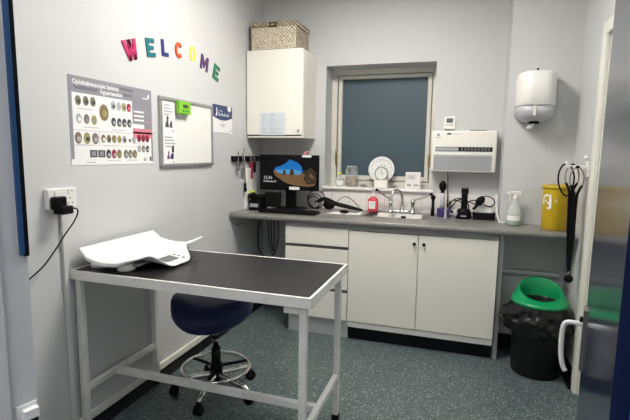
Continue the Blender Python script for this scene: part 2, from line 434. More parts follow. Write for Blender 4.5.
for x0, x1, kx in ((XB+.003, XC-.002, XC-.028), (XC+.002, XD, XC+.036)):
    b = MB(); b.box((x0, YD, .149), (x1, YD+.019, .82), 'cab', .002); d = b.build('door', t)
    b = MB(); b.cyl((kx, YD, .762), (kx, YD-.008, .762), .006, 'black', 14); b.ball((kx, YD-.013, .762), .0115, 'black', (1, .7, 1)); k = b.build('knob', d); k['label'] = 'dark round knob'
b = MB(); b.box((XD+.006, YD+.03, 0), (XD+.034, YX-.002, .862), 'greyrail', .002); o = b.build('support_panel'); tag(o, 'grey end panel holding up the worktop right of the sink cupboard', 'panel')
# pipe trunking along boxed wall under the worktop
b = MB(); b.box((1.99, YX-.028, .545), (XR-.03, YX, .575), 'plinth', .006); b.box((1.99, YX-.014, .583), (XR-.03, YX, .592), 'plinth', .003); o = b.build('cable_trunking'); tag(o, 'grey trunking running along the wall behind the green-lidded bin', 'trunking')

# worktop with a hole for the bowl
SX0, SX1, SY0, SY1 = 1.0, 1.462, -.335, -.035
WD = -.579
b = MB(); z0 = WT-.036
def slab(x0, y0, x1, y1, m='worktop'): b.box((x0, y0, z0), (x1, y1, WT), m)
slab(0.002, WD+.01, SX0, YB-.012); slab(SX1, WD+.01, 1.966, YB-.012); slab(SX0, WD+.01, SX1, SY0); slab(SX0, SY1, SX1, YB-.012); slab(1.966, WD+.01, XR-.024, YX-.001)
# rounded nose
n = 8; rings = []
for x in (.002, XR-.024):
    rings.append([(x, WD+.010-.010*sin(pi*i/n), (z0+WT)/2+.018*cos(pi*i/n)) for i in range(n+1)])
b.loft(rings, 'worktop', False, False, True, closed=False)
wt = b.build('worktop'); tag(wt, 'long speckled grey laminate worktop along the window wall', 'worktop')
# sink
t = thing('inset_sink', (1.23, -.18, .75), 'stainless steel sink bowl set into the worktop below the window', 'sink')
b = MB(); zt = WT+.0035
def rrect(x0, y0, x1, y1, r, z, n=5):
    out = []
    for cx, cy, a0 in ((x1-r, y1-r, 0), (x0+r, y1-r, 90), (x0+r, y0+r, 180), (x1-r, y0+r, 270)):
        for i in range(n+1):
            a = radians(a0+90*i/n); out.append((cx+r*cos(a), cy+r*sin(a), z))
    return out
b.loft([rrect(SX0-.016, SY0-.016, SX1+.016, SY1+.03, .04, WT+.0008), rrect(SX0-.013, SY0-.013, SX1+.013, SY1+.027, .04, zt), rrect(SX0+.004, SY0+.004, SX1-.004, SY1-.004, .05, zt),
        rrect(SX0+.01, SY0+.01, SX1-.01, SY1-.01, .05, WT-.005), rrect(SX0+.025, SY0+.025, SX1-.025, SY1-.025, .05, .77), rrect(SX0+.05, SY0+.05, SX1-.05, SY1-.05, .045, .755)], 'steel', False, True)
b.build('bowl', t)
b = MB(); b.lathe((1.30, -.16, .7555), [(.03, 0), (.034, .003), (.02, .004), (.012, .002)], 'black', 20); b.build('drain', t)
b = MB(); b.tube([(1.30, -.16, .76), (1.29, -.1, .80), (1.28, -.045, .85), (1.27, -.04, .878)], .002, 'chrome', 6); b.ball((1.27, -.046, .872), .014, 'black', (1.6, .7, .8)); b.build('plug_on_chain', t)

# lever taps
t = thing('mixer_tap', (1.235, -.012, WT), 'chrome swan-neck mixer tap with two long elbow levers at the back of the sink', 'tap')
ty = -.022; rb = .0
b = MB()
for x in (1.163, 1.338): b.lathe((x, ty, zt), [(.025, 0), (.025, .008), (.016, .014), (.0155, .075), (.019, .08), (.019, .1), (.012, .108)], 'chrome', 20)
b.tube([(1.163, ty, zt+.03), (1.20, ty, zt+.012), (1.30, ty, zt+.012), (1.338, ty, zt+.03)], .011, 'chrome', 10); b.build('bridge_body', t)
b = MB(); b.lathe((1.255, ty, zt), [(.026, 0), (.026, .01), (.018, .02), (.016, .045), (.013, .055)], 'chrome', 20)
b.tube([(1.255, ty, zt+.05), (1.255, ty, .99), (1.25, ty-.01, 1.05), (1.235, ty-.03, 1.08), (1.215, ty-.06, 1.09), (1.195, ty-.09, 1.08), (1.182, ty-.105, 1.05), (1.178, ty-.11, 1.00)], .0115, 'chrome', 12, 5)
b.cyl((1.178, ty-.11, 1.004), (1.178, ty-.11, .985), .014, 'chrome', 16); b.build('spout', t)
for x, tip in ((1.163, (1.055, ty-.05, 1.085)), (1.338, (1.478, ty-.03, 1.065))):
    b = MB(); base = Vector((x, ty, 1.0)); tp = Vector(tip)
    b.tube([base, base+Vector((0, 0, .012)), base.lerp(tp, .15)+Vector((0, 0, .006)), base.lerp(tp, .55), tp], lambda u: .0085 if u < .3 else .0075+.002*u, 'chrome', 10, 4)
    b.ball(tp, .0115, 'black', (1.3, .9, .9)); b.build('lever', t)

# ------------------------------------------------------------------ wall cabinet and basket
t = thing('wall_cabinet', (.25, -.12, 1.49), 'white single-door wall cabinet in the corner beside the window', 'wall cabinet')
cy = -.286
b = MB(); b.box((.008, cy+.02, 1.488), (.490, YB, 2.17), 'cab', .002); b.build('body', t)
b = MB(); b.box((.010, cy, 1.512), (.488, cy+.018, 2.172), 'cab', .002); d = b.build('door', t)
b = MB(); b.box((.012, cy+.004, 1.488), (.488, cy+.02, 1.500), 'cab', .002); b.box((.012, cy+.012, 1.500), (.47, cy+.02, 1.512), 'groove'); b.build('bottom_rail', t)
b = MB(); b.cyl((.458, cy, 1.545), (.458, cy-.008, 1.545), .006, 'greyrail', 12); b.ball((.458, cy-.012, 1.545), .011, 'greyrail', (1, .7, 1)); b.build('knob', d)
b = MB(); b.box((.490, -.17, 1.90), (.4908, -.13, 1.905), 'ink_grey'); b.build('mark', t)
t = thing('notice_sheet', (.235, cy-.001, 1.51), 'pale blue printed sheet taped to the wall cabinet door', 'notice')
b = MB(); b.box((.128, cy-.0018, 1.508), (.343, cy-.0005, 1.683), 'paper_blue'); y = cy-.0022
for k in range(9):
    z = 1.665-k*.017
    b.box((.145, y, z-.004), (.165+random.random()*.02, y+.0004, z), 'ink_grey')
    b.box((.205, y, z-.004), (.24+random.random()*.08, y+.0004, z), 'ink_grey')
b.box((.215, y, 1.672), (.26, y+.0004, 1.677), 'ink_grey'); b.build('sheet', t)

t = thing('storage_box', (.25, -.13, 2.175), 'beige patterned lidded storage box on top of the wall cabinet', 'storage box')
q = rz(0)
b = MB(); b.box((.045, -.275, 2.1755), (.425, .03, 2.36), 'woven', .004); b.build('body', t)
b = MB(); b.box((.038, -.282, 2.345), (.432, .036, 2.385), 'woven', .005); b.build('lid', t)
b = MB(); b.box((.205, -.287, 2.343), (.265, -.281, 2.375), 'black', .002); b.box((.217, -.2875, 2.353), (.253, -.286, 2.366), 'brass'); b.build('label_holder', t)

# ------------------------------------------------------------------ wall heater and control, dispenser
t = thing('fan_heater', (1.70, 0, 1.24), 'ivory wall-mounted fan heater with grey lower grille right of the window', 'heater')
hx0, hx1, hz0, hz1, hy = 1.463, 1.932, 1.242, 1.553, -.075
b = MB(); b.box((hx0, hy, hz0), (hx1, YB, hz1), 'ivory', .014, seg=4); casing = b
b = MB(); b.box((hx0+.03, hy-.002, 1.398), (hx1-.03, hy+.01, 1.432), 'black', .002)
b.box((hx0+.03, hy-.003, 1.402), (hx0+.20, hy, 1.428), 'silver', .003)
for k in range(9): b.box((hx0+.215+k*.024, hy-.004, 1.404), (hx0+.232+k*.024, hy-.001, 1.426), 'groove')
b.build('louvre', t)
b = MB(); b.box((hx0+.02, hy-.004, 1.258), (hx1-.03, hy+.01, 1.375), 'silver', .004); b.box((hx0+.02, hy-.007, 1.352), (hx1-.03, hy-.003, 1.36), 'alu', .001)
for k in range(9): b.box((hx0+.03, hy-.0048, 1.268+k*.009), (hx1-.04, hy-.0035, 1.2705+k*.009), 'alu')
b.build('grille', t)
casing_louvre = b; b = casing; yy = hy-.0006
for a in (0, 60, 120): b.prism([(1.512+.011*cos(radians(a+k)), yy, 1.522+.011*sin(radians(a+k))) for k in (0, 55, 180, 235)], (0, .0005, 0), 'ink_grey')
b.box((1.492, yy, 1.500), (1.535, yy+.0005, 1.505), 'ink_grey'); b.box((1.575, yy, 1.523), (1.605, yy+.0005, 1.535), 'ink'); b.box((1.61, yy, 1.526), (1.68, yy+.0005, 1.529), 'ink_grey'); b.build('casing', t)
b = MB(); b.box((1.74, -.05, hz1), (1.86, .02, hz1+.006), 'black', .002); b.build('top_vent', t)
b = MB(); b.tube([(1.592, .0, 1.245), (1.596, .015, 1.15), (1.60, .025, 1.04), (1.60, .02, .95), (1.605, .0, .904)], .004, 'black', 8); b.build('power_cable', t)
t = thing('room_thermostat', (1.585, YB, 1.57), 'small white wall control with dark display above the fan heater', 'thermostat')
b = MB(); b.box((1.545, .025, 1.57), (1.628, YB, 1.665), 'white', .006); b.build('body', t)
b = MB(); b.box((1.563, .0235, 1.618), (1.61, .0255, 1.652), 'lcd', .002); b.build('display', t)
for x in (1.562, 1.588, 1.608):
    b = MB(); b.box((x-.007, .0235, 1.596), (x+.007, .0255, 1.606), 'grey_pl', .001); b.build('button', t)

t = thing('paper_towel_dispenser', (2.13, YX, 1.6), 'white centre-feed paper dispenser with grey window on the boxed wall', 'dispenser')
def drng(z, w, dep, n=28):
    out = []
    for i in range(n+1):
        a = pi+pi*i/n; c_, s_ = cos(a), sin(a)
        out.append((2.133+w*math.copysign(abs(c_)**.62, c_), YX-.001+dep*math.copysign(abs(s_)**.75, s_), z))
    return out
b = MB(); b.loft([drng(1.695, .121, .195), drng(1.70, .123, .2), drng(1.89, .120, .197), drng(1.908, .112, .186), drng(1.917, .09, .15)], 'white'); b.build('cover', t)
b = MB(); b.loft([drng(1.592, .05, .09), drng(1.605, .085, .145), drng(1.63, .112, .18), drng(1.66, .119, .19), drng(1.6945, .119, .19)], 'trans_grey'); b.build('window', t)
b = MB(); b.box((2.125, YX-.198, 1.712), (2.141, YX-.192, 1.718), 'ink_grey'); b.box((2.11, YX-.1945, 1.63), (2.124, YX-.19, 1.694), 'white'); b.build('catch', t)
b = MB(); b.cyl((2.135, YX-.06, 1.915), (2.135, YX-.06, 1.945), .006, 'blackmat', 12); b.build('key', t)
b = MB(); b.lathe((2.13, YX-.09, 1.585), [(.03, 0), (.034, .012)], 'blackmat', 18); b.build('outlet', t)
b = MB(); b.loft([[(2.13+r*cos(a)+dx, YX-.09+r*.6*sin(a), z) for a in [2*pi*i/10 for i in range(10)]] for r, z, dx in ((.012, 1.59, 0), (.015, 1.575, -.012), (.02, 1.562, -.022), (.012, 1.548, -.03))], 'paper'); b.build('paper_tail', t)

# ------------------------------------------------------------------ items on the left wall
# poster  (y runs left to right as -2.04 .. -1.465)
def wl(y, z, x=.003): return (x, y, z)
PY0, PY1, PZ0, PZ1 = -2.037, -1.468, 1.298, 1.705
t = thing('wall_poster', (.001, -1.75, PZ0), 'lavender-headed chart of round eye photographs pinned to the left wall', 'poster')
b = MB(); b.box((0.0005, PY0, PZ0), (.002, PY1, PZ1), 'paper')
def rect(mb, u0, v0, u1, v1, m, x):   # u,v in 0..1 of the poster, v from the top
    W_, H_ = PY1-PY0, PZ1-PZ0
    mb.box((.0012, PY0+u0*W_, PZ1-v1*H_), (x, PY0+u1*W_, PZ1-v0*H_), m)
rect(b, 0, 0, 1, .185, 'lav', .0022); rect(b, 0, .18, .03, .93, 'lav', .0022); rect(b, .72, .18, 1, .58, 'lav', .0022); rect(b, .98, .5, 1, .97, 'lav_dark', .0021)
rect(b, .03, .60, .98, .604, 'lav', .0023); rect(b, .03, .77, .98, .773, 'pinkbox', .0023); rect(b, .30, .61, .303, .76, 'lav', .0023)
for v in (.30, .355, .41): rect(b, .74, v, .88, v+.022, 'paper', .0024)
rect(b, .72, .475, .88, .53, 'paper', .0024); rect(b, .72, .535, 1, .60, 'pinkbox', .0024); rect(b, .72, .575, .995, .655, 'pinkbox', .0024); rect(b, .90, .425, .99, .44, 'pinkbox', .0024)
W_, H_ = PY1-PY0, PZ1-PZ0
eyes = []
def eyes_add(e): eyes.append((e[0], e[1], e[2]*1.14, e[3], e[4]))
for u, v in ((.09, .27), (.17, .265), (.245, .265)): eyes_add((u, v, .035, 'pebble', 'ink'))
for u, v, c in ((.09, .47, 'ink_grey'), (.17, .47, 'pebble'), (.25, .475, 'eye_olive')): eyes_add((u, v, .035, c, 'paper' if u < .1 else 'lav'))
eyes_add((.365, .375, .062, 'eye_brown', 'eye_olive'))
for u, c, c2 in ((.475, 'ink_grey', 'ink'), (.545, 'smoke', 'ink_grey'), (.61, 'eye_olive', 'pebble'), (.675, 'red', 'pinkbox')): eyes_add((u, .275, .034, c, c2))
for u in (.475, .545, .61, .675): eyes_add((u, .475, .034, 'ink', 'ink_grey'))
for u, c in ((.075, 'eye_brown'), (.165, 'eye_olive'), (.255, 'pebble')): eyes_add((u, .69, .042, c, 'ink_grey' if c != 'eye_olive' else 'ink'))
for k in range(7): eyes_add((.345+.064*k, .685, .031, ('eye_brown', 'pebble', 'eye_brown', 'eye_olive', 'grey_pl', 'white', 'grey_pl')[k], ('white', 'ink', 'eye_olive', 'eye_brown', 'ink', 'ink', 'ink_grey')[k]))
for u in (.80, .86, .92): eyes_add((u, .66, .033, 'red', 'ink'))
for u, c in ((.80, 'grey_pl'), (.86, 'eye_brown'), (.92, 'ink')): eyes_add((u, .80, .03, c, 'ink_grey'))
for u, c in ((.40, 'ink'), (.465, 'red'), (.53, 'eye_brown'), (.615, 'pebble'), (.675, 'pebble'), (.735, 'eye_brown')): eyes_add((u, .87, .035, c, 'eye_olive' if c == 'eye_brown' else 'ink_grey'))
for u in (.235, .325): rect(b, u-.045, .825, u+.035, .91, 'ink', .0024); rect(b, u-.03, .84, u+.02, .895, 'lav', .0026)
for u, v, r, c1, c2 in eyes:
    cy_, cz_ = PY0+u*W_, PZ1-v*H_
    b.prism([(.0022, cy_+r*.75*.57*cos(k*pi/9), cz_+r*.57*sin(k*pi/9)) for k in range(18)], (.0006, 0, 0), c1)
    b.prism([(.0028, cy_+.004+r*.4*.57*cos(k*pi/6), cz_-.004+r*.42*.57*sin(k*pi/6)) for k in range(12)], (.0004, 0, 0), c2)
rect(b, .55, .035, .74, .07, 'lav_dark', .0025); rect(b, .60, .105, .72, .14, 'lav_dark', .0025); rect(b, .06, .11, .30, .145, 'lav_dark', .0025)
rect(b, .86, .92, .90, .965, 'ink_grey', .0024); rect(b, .95, .905, .975, .965, 'ink', .0024); rect(b, .15, .965, .25, .975, 'ink_grey', .0023)
for u0, v in ((.08, .355), (.14, .56), (.45, .57), (.34, .765), (.38, .945), (.62, .945), (.06, .765), (.74, .73)): rect(b, u0, v, u0+.16, v+.008, 'ink_grey', .0023)
b.build('sheet', t)
text_mesh('title', 'Ophthalmoscopic lesions:', .0285, (.0026, PY0+.022, PZ1-.036), (0, 1, 0), (0, 0, 1), 'paper', t, bold=.0006).scale = (1, 1, 1)
text_mesh('subtitle', 'hypertension', .0285, (.0026, PY0+.19, PZ1-.064), (0, 1, 0), (0, 0, 1), 'paper', t, bold=.0006)
b = MB(); b.prism([(.0024, -1.50, 1.675), (.0024, -1.487, 1.682), (.0024, -1.49, 1.66), (.0024, -1.505, 1.652)], (.0006, 0, 0), 'paper'); b.box((.002, -1.545, 1.652), (.003, -1.505, 1.657), 'paper'); b.build('emblem', t)

# WELCOME foam letters
def letter(ch, y, z, ang, h, m, label):
    w = h*.74; s = h*.22; P = []; h = h*1.07; w = h*.74; s = h*.23
    def R(x0, y0, x1, y1): P.append([(x0, y0), (x1, y0), (x1, y1), (x0, y1)])
    if ch == 'E': R(0, 0, s*1.1, h); R(s*1.1, 0, w, s); R(s*1.1, h-s, w, h); R(s*1.1, h/2-s*.45, w*.85, h/2+s*.45)
    elif ch == 'L': R(0, 0, s*1.1, h); R(s*1.1, 0, w*.9, s)
    elif ch == 'W':
        w = h*1.08; a = .23*h
        for (x0, x1) in ((0, .24), (.40, .24), (.36, .60), (.76, .60)):
            x0, x1 = x0*w, x1*w
            P.append([(x1, 0), (x1+a*.8, 0), (x0+a, h), (x0, h)])
    elif ch == 'M':
        w = h*.95; a = .22*h
        R(0, 0, a, h); R(w-a, 0, w, h)
        P.append([(a, h), (a, h*.62), (w/2, h*.12), (w/2, h*.5)]); P.append([(w-a, h*.62), (w-a, h), (w/2, h*.5), (w/2, h*.12)])
    else:
        w = h*.82; cx, cy2 = w/2, h/2; n = 28
        a0, a1 = (40, 320) if ch == 'C' else (0, 360)
        for i in range(n):
            p, q2 = radians(a0+(a1-a0)*i/n), radians(a0+(a1-a0)*(i+1)/n)
            ri, ry_ = .24*h, .32*h if False else .29*h
            P.append([(cx+(w/2-s)*cos(p), cy2+(h/2-s)*sin(p)), (cx+w/2*cos(p), cy2+h/2*sin(p)), (cx+w/2*cos(q2), cy2+h/2*sin(q2)), (cx+(w/2-s)*cos(q2), cy2+(h/2-s)*sin(q2))])
    b = MB(); ca, sa = cos(radians(ang)), sin(radians(ang))
    for pg in P:
        b.prism([(.0005, y+(px-w/2)*ca-(pz-h/2)*sa, z+(px-w/2)*sa+(pz-h/2)*ca) for px, pz in pg], (.006, 0, 0), m)
    bmesh.ops.remove_doubles(b.bm, verts=b.bm.verts, dist=1e-5)
    o = b.build('foam_letter'); tag(o, label, 'letter', 'foam letters on the left wall')
for args in (('W', -1.622, 1.895, 19, .098, 'pink', 'magenta foam letter W, first of the wall greeting'),
             ('E', -1.463, 1.942, 9, .092, 'teal', 'teal foam letter E, second in the wall greeting'),
             ('L', -1.330, 1.968, 4, .086, 'blue', 'dark blue foam letter L on the left wall'),
             ('C', -1.195, 1.984, -3, .088, 'orange', 'orange-red foam letter C on the left wall'),
             ('O', -1.045, 1.994, -6, .088, 'yellow', 'yellow foam letter O on the left wall'),
             ('M', -.905, 1.962, -12, .09, 'purple', 'dark purple foam letter M on the left wall'),
             ('E', -.752, 1.925, -18, .098, 'lgreen', 'dark green foam letter E, last of the wall greeting')):
    letter(*args)

# whiteboard
BY0, BY1, BZ0, BZ1 = -1.412, -.826, 1.275, 1.688
t = thing('whiteboard', (.0, -1.12, BZ0), 'small aluminium-framed whiteboard on the left wall', 'whiteboard')
b = MB(); b.box((.001, BY0+.01, BZ0+.01), (.010, BY1-.01, BZ1-.01), 'board'); b.build('surface', t)
b = MB()
for lo, hi in (((BY0, BZ0), (BY1, BZ0+.02)), ((BY0, BZ1-.02), (BY1, BZ1)), ((BY0, BZ0+.02), (BY0+.022, BZ1-.02)), ((BY1-.02, BZ0+.02), (BY1, BZ1-.02))): b.box((.001, *lo), (.018, *hi), 'alu', .003)
b.build('frame', t)
def cat_dog(mb, y, z, s, x, m):
    mb.prism([(x, y+s*a, z+s*c) for a, c in ((-.5, 0), (-.45, .35), (-.3, .55), (-.3, .85), (-.2, 1.0), (-.1, .9), (.02, .85), (-.05, .72), (-.08, .4), (0, .1), (.05, 0))], (.0004, 0, 0), m)
    mb.prism([(x, y+s*a, z+s*c) for a, c in ((.12, 0), (.1, .3), (.25, .45), (.3, .62), (.36, .52), (.45, .6), (.47, .42), (.42, .3), (.5, 0))], (.0004, 0, 0), m)
for k, (z0, z1, lbl, m1) in enumerate(((1.475, 1.660, 'white flyer with black dog and cat silhouettes, upper left of whiteboard', 'paper_pink'), (1.287, 1.472, 'white flyer with purple cat picture, lower left of whiteboard', 'paper'))):
    t2 = thing('flyer', (.011, -1.335, z0), lbl, 'flyer', 'flyers on the whiteboard')
    b = MB(); b.box((.0105, -1.383, z0), (.0115, -1.262, z1), m1)
    for j in range(4): b.box((.0115, -1.368, z1-.025-j*.018), (.012, -1.368+(.052+.012*((j*7) % 3))*(1 if k == 0 else 1.4), z1-.016-j*.018), 'ink_grey')
    b.box((.0115, -1.295, z0+.012), (.012, -1.275, z0+.02), 'ink_grey'); b.build('sheet', t2)
    b = MB(); cat_dog(b, -1.325, z0+.035, .07 if k == 0 else .05, .0116, 'ink' if k == 0 else 'purple')
    if k: b.box((.0116, -1.302, z0+.075), (.012, -1.28, z0+.115), 'ink'); b.box((.0116, -1.305, z0+.035), (.012, -1.285, z0+.07), 'violet')
    b.build('picture', t2)
t2 = thing('magnet_timer', (.02, -1.20, 1.6), 'lime green magnetic timer stuck on the top edge of the whiteboard', 'timer')
b = MB(); b.box((.0185, -1.262, 1.598), (.045, -1.137, 1.675), 'lime', .006, seg=3); b.build('case', t2)
b = MB(); b.box((.0445, -1.225, 1.635), (.0462, -1.172, 1.655), 'ink', .002); b.build('display', t2)
for y in (-1.222, -1.198, -1.174):
    b = MB(); b.cyl((.0445, y, 1.617), (.0465, y, 1.617), .007, 'lgreen', 12); b.build('button', t2)
# certificate
t = thing('certificate', (.001, -.67, 1.5), 'white leaflet with curved navy header right of the whiteboard', 'certificate')
CY0, CY1, CZ0, CZ1 = -.81, -.523, 1.505, 1.706
b = MB(); b.box((.0005, CY0, CZ0), (.002, CY1, CZ1), 'paper'); n = 14; pts = [(.0021, CY1, CZ1), (.0021, CY0, CZ1)] + [(.0021, CY0+(CY1-CY0)*i/n, 1.622-.024*sin(pi*i/n)) for i in range(n+1)]
b.prism(pts, (.0005, 0, 0), 'leafblue')
for k in range(11): b.box((.0026, CY0+.085+k*.0145, 1.628+.002*(k%3)), (.003, CY0+.094+k*.0145, 1.643+.010*((k*5)%3==0)), 'paper_blue')
for k in range(5): b.box((.0026, CY0+.09+k*.011, 1.662), (.003, CY0+.097+k*.011, 1.668), 'paper_blue')
b.tube([(.0032, CY0+.045, 1.625), (.0032, CY0+.06, 1.65), (.0032, CY0+.055, 1.675)], .005, 'paper_pink', 6); b.ball((.003, CY0+.06, 1.68), .007, 'paper_pink', (.1, 1, 1)); b.prism([(.0027, CY1-.07, CZ1-.001), (.0027, CY1-.02, CZ1-.001), (.0027, CY1-.02, 1.68), (.0027, CY1-.045, 1.664), (.0027, CY1-.07, 1.68)], (.0005, 0, 0), 'paper')
for z, w in ((1.585, .03), (1.568, .09), (1.56, .06), (1.55, .05)): b.box((.002, -.665-w/2, z), (.0024, -.665+w/2, z+.004), 'ink_grey')
b.box((.002, -.545, 1.522), (.0024, -.53, 1.532), 'ink_grey'); b.box((.002, CY0+.01, CZ0), (.0024, CY1-.03, CZ0+.004), 'ink_grey'); b.build('sheet', t)

# socket, plug, cable, trunking
t = thing('wall_socket', (0, -2.12, 1.11), 'white double wall socket with a grey surround near the left doorway', 'socket')
b = MB(); b.box((.0005, -2.193, 1.112), (.026, -2.043, 1.20), 'white', .004)
for dy, dz in ((0, .028), (-.012, .006), (.012, .006)): b.box((.0258, -2.08+dy-.004, 1.125+dz), (.0266, -2.08+dy+.004, 1.130+dz), 'groove')
b.box((.0258, -2.073, 1.185), (.0268, -2.066, 1.19), 'red'); b.build('faceplate', t)
for y in (-2.155, -2.085):
    b = MB(); b.box((.0255, y-.007, 1.172), (.0295, y+.007, 1.192), 'white', .002); b.build('switch', t)
t = thing('power_adapter', (.03, -2.155, 1.1), 'black mains adapter plugged into the left wall socket', 'power adapter')
b = MB(); b.box((.0265, -2.188, 1.112), (.062, -2.128, 1.168), 'black', .008, seg=3); b.box((.03, -2.178, 1.092), (.085, -2.118, 1.128), 'black', .006, seg=3); b.build('body', t)
b = MB(); b.tube([(.075, -2.122, 1.115), (.075, -2.095, 1.11), (.070, -2.085, 1.09), (.06, -2.10, 1.05), (.05, -2.14, 1.0), (.045, -2.19, .94), (.04, -2.25, .88), (.03, -2.33, .83), (.03, -2.5, .75)], .0032, 'black', 8); b.build('cable', t)
b = MB(); b.box((.0005, -2.122, .09), (.016, -2.098, 1.108), 'jamb', .003); o = b.build('cable_trunking'); tag(o, 'slim white vertical trunking below the double socket', 'trunking')

# ------------------------------------------------------------------ corner: tool rail, trunking, monitor and devices
t = thing('tool_rail', (0, -.3, 1.3), 'black magnetic tool strip on the left wall by the monitor', 'tool rail')
b = MB(); b.box((.0005, -.545, 1.295), (.022, -.06, 1.338), 'black', .003); b.build('strip', t)
for y in (-.53, -.075):
    b = MB(); b.cyl((.022, y, 1.316), (.024, y, 1.316), .008, 'steel', 12); b.build('screw', t)
def scissors(y, zt_, L, m, lbl, spread=.012):
    t = thing('scissors', (.03, y, zt_-L), lbl, 'scissors', 'scissors on the magnetic strip')
    b = MB()
    for s in (-1, 1):
        b.tube([(.028, y+s*.002, zt_), (.028, y-s*.002, zt_-L*.45), (.028, y-s*spread*.6, zt_-L*.62)], .0035, 'steel', 6)
    b.build('blades', t)
    for s in (-1, 1):
        b = MB(); c = Vector((.028, y-s*spread, zt_-L*.80)); b.tube([c+Vector((0, .011*cos(k*pi/4), .022*sin(k*pi/4))) for k in range(8)], .0045, m, 6, 3, closed=True); b.build('handle', t)
scissors(-.475, 1.375, .155, 'steel', 'steel scissors at the near end of the magnetic strip')
scissors(-.40, 1.36, .17, 'steel', 'steel scissors hanging second on the magnetic strip', .014)
t = thing('steel_probe', (.03, -.37, 1.10), 'long slim steel instrument hanging from the magnetic strip', 'instrument')
b = MB(); b.cyl((.028, -.375, 1.40), (.028, -.36, 1.12), .0045, 'steel', 10); b.build('shaft', t)
b = MB(); b.cyl((.028, -.36, 1.12), (.028, -.358, 1.05), .009, 'blackmat', 12); b.ball((.03, -.358, 1.07), .016, 'blackmat', (.7, 1, 1.2)); b.build('grip', t)
t = thing('grooming_tool', (.03, -.24, 1.13), 'red plastic handled tool hanging from the magnetic strip', 'tool')
b = MB(); b.box((.0225, -.275, 1.15), (.04, -.235, 1.29), 'red', .006, rot=rx(-6)); b.build('handle', t)
b = MB(); b.box((.0225, -.262, 1.285), (.036, -.245, 1.335), 'steel', .003); b.build('blade', t)
t = thing('bandage_shears', (.03, -.18, 1.19), 'short black handled shears beside the red tool on the strip', 'shears')
b = MB(); b.box((.0225, -.20, 1.20), (.038, -.172, 1.29), 'black', .005); b.build('handle', t)
b = MB(); b.box((.0225, -.192, 1.285), (.032, -.178, 1.33), 'steel', .002); b.build('blade', t)
b = MB(); b.box((.0005, -.335, WT+.001), (.036, -.235, 1.24), 'white', .004); o = b.build('wall_trunking'); tag(o, 'white vertical box trunking rising from the worktop in the corner', 'trunking')
t = thing('plug', (.06, -.29, .98), 'fluorescent yellow plug in front of the white trunking in the corner', 'plug')
b = MB(); b.box((.037, -.30, .985), (.075, -.262, 1.055), 'hiviz', .005); b.build('body', t)
b = MB(); b.tube([(.056, -.28, .985), (.06, -.32, .95), (.05, -.40, .915), (.03, -.50, .906), (.012, -.583, .906), (.006, -.590, .88), (.006, -.585, .85), (.015, -.50, .80), (.03, -.42, .80), (.06, -.3, .83), (.12, -.22, .855)], .0032, 'grey_pl', 8); o = b.build('charging_lead'); tag(o, 'thin grey lead draped over the left front corner of the worktop', 'cable')

# monitor
t = thing('computer_monitor', (.33, -.12, WT), 'black flat monitor showing a beach cave picture', 'monitor')
mx0, mx1, mz0, mz1, my = .079, .597, 1.062, 1.353, -.19
b = MB(); b.box((mx0, my, mz0), (mx1, my+.03, mz1), 'black', .005); b.box((mx0+.08, my+.03, mz0+.05), (mx1-.08, my+.06, mz1-.05), 'black', .012); b.build('housing', t)
b = MB(); y = my-.0008; sx0, sx1, sz0, sz1 = mx0+.014, mx1-.014, mz0+.022, mz1-.016
def S(u, v): return (sx0+(sx1-sx0)*u, y, sz0+(sz1-sz0)*v)
def sp(pts, m, k):
    b.prism([Vector(S(*p))-Vector((0, .0003*k, 0)) for p in pts], (0, .0003*k+.0005, 0), m)
sp([(0, 0), (1, 0), (1, 1), (0, 1)], 's_dark', 0)
sp([(.22, .55), (.26, .38), (.44, .16), (.60, .08), (.86, .05), (.97, .10), (.99, .34), (.80, .50), (.70, .56)], 's_sand', 1)
sp([(.24, .58), (.30, .50), (.42, .46), (.70, .44), (.76, .52), (.73, .70), (.66, .82), (.58, .88), (.52, .92), (.46, .80), (.36, .70), (.28, .66)], 's_sky', 2)
sp([(.25, .57), (.32, .47), (.50, .43), (.70, .43), (.74, .53), (.60, .60), (.40, .58)], 's_sky2', 3)
sp([(.40, .42), (.44, .40), (.455, .50), (.435, .58), (.41, .56)], 's_rock', 4); sp([(.52, .42), (.60, .42), (.595, .54), (.57, .62), (.54, .60)], 's_rock', 4)
sp([(.76, .30), (.84, .12), (.97, .16), (.99, .52), (.90, .66), (.80, .56), (.74, .50), (.80, .42)], 's_rock', 4)
sp([(.86, .40), (.93, .30), (.96, .36), (.90, .48)], 's_sand', 5); sp([(.82, .26), (.88, .20), (.89, .24)], 's_sand', 5)
sc = b.build('screen', t)
text_mesh('clock_text', '12:36', .036, (sx0+.02, y-.0006, sz0+.067), (1, 0, 0), (0, 0, 1), 's_white', sc)
text_mesh('date_text', 'Wednesday 29', .019, (sx0+.02, y-.0006, sz0+.042), (1, 0, 0), (0, 0, 1), 's_white', sc, bold=.0003)
b = MB(); b.box((.30, my+.03, .915), (.39, my+.065, 1.12), 'black', .006); b.build('neck', t)
b = MB(); b.loft([rrect(.22, -.27, .47, -.06, .04, WT+.001), rrect(.225, -.265, .465, -.065, .04, WT+.014)], 'black', smooth=False); b.build('base', t)
t2 = thing('sticky_label', (.49, my-.002, 1.335), 'white sticky label on the top right edge of the monitor', 'label', 'sticky labels on the monitor')
b = MB(); b.box((.455, my-.0025, 1.335), (.535, my-.0008, 1.352), 'paper'); b.build('label_paper', t2)
t2 = thing('sticky_label', (.38, my-.002, 1.05), 'white sticky label below the monitor screen', 'label', 'sticky labels on the monitor')
b = MB(); b.box((.345, my-.0035, 1.068), (.435, my-.0015, 1.092), 'paper'); b.build('label_paper', t2)
t2 = thing('ornament', (.48, my+.012, mz1), 'small pink ornament perched on top of the monitor', 'ornament')
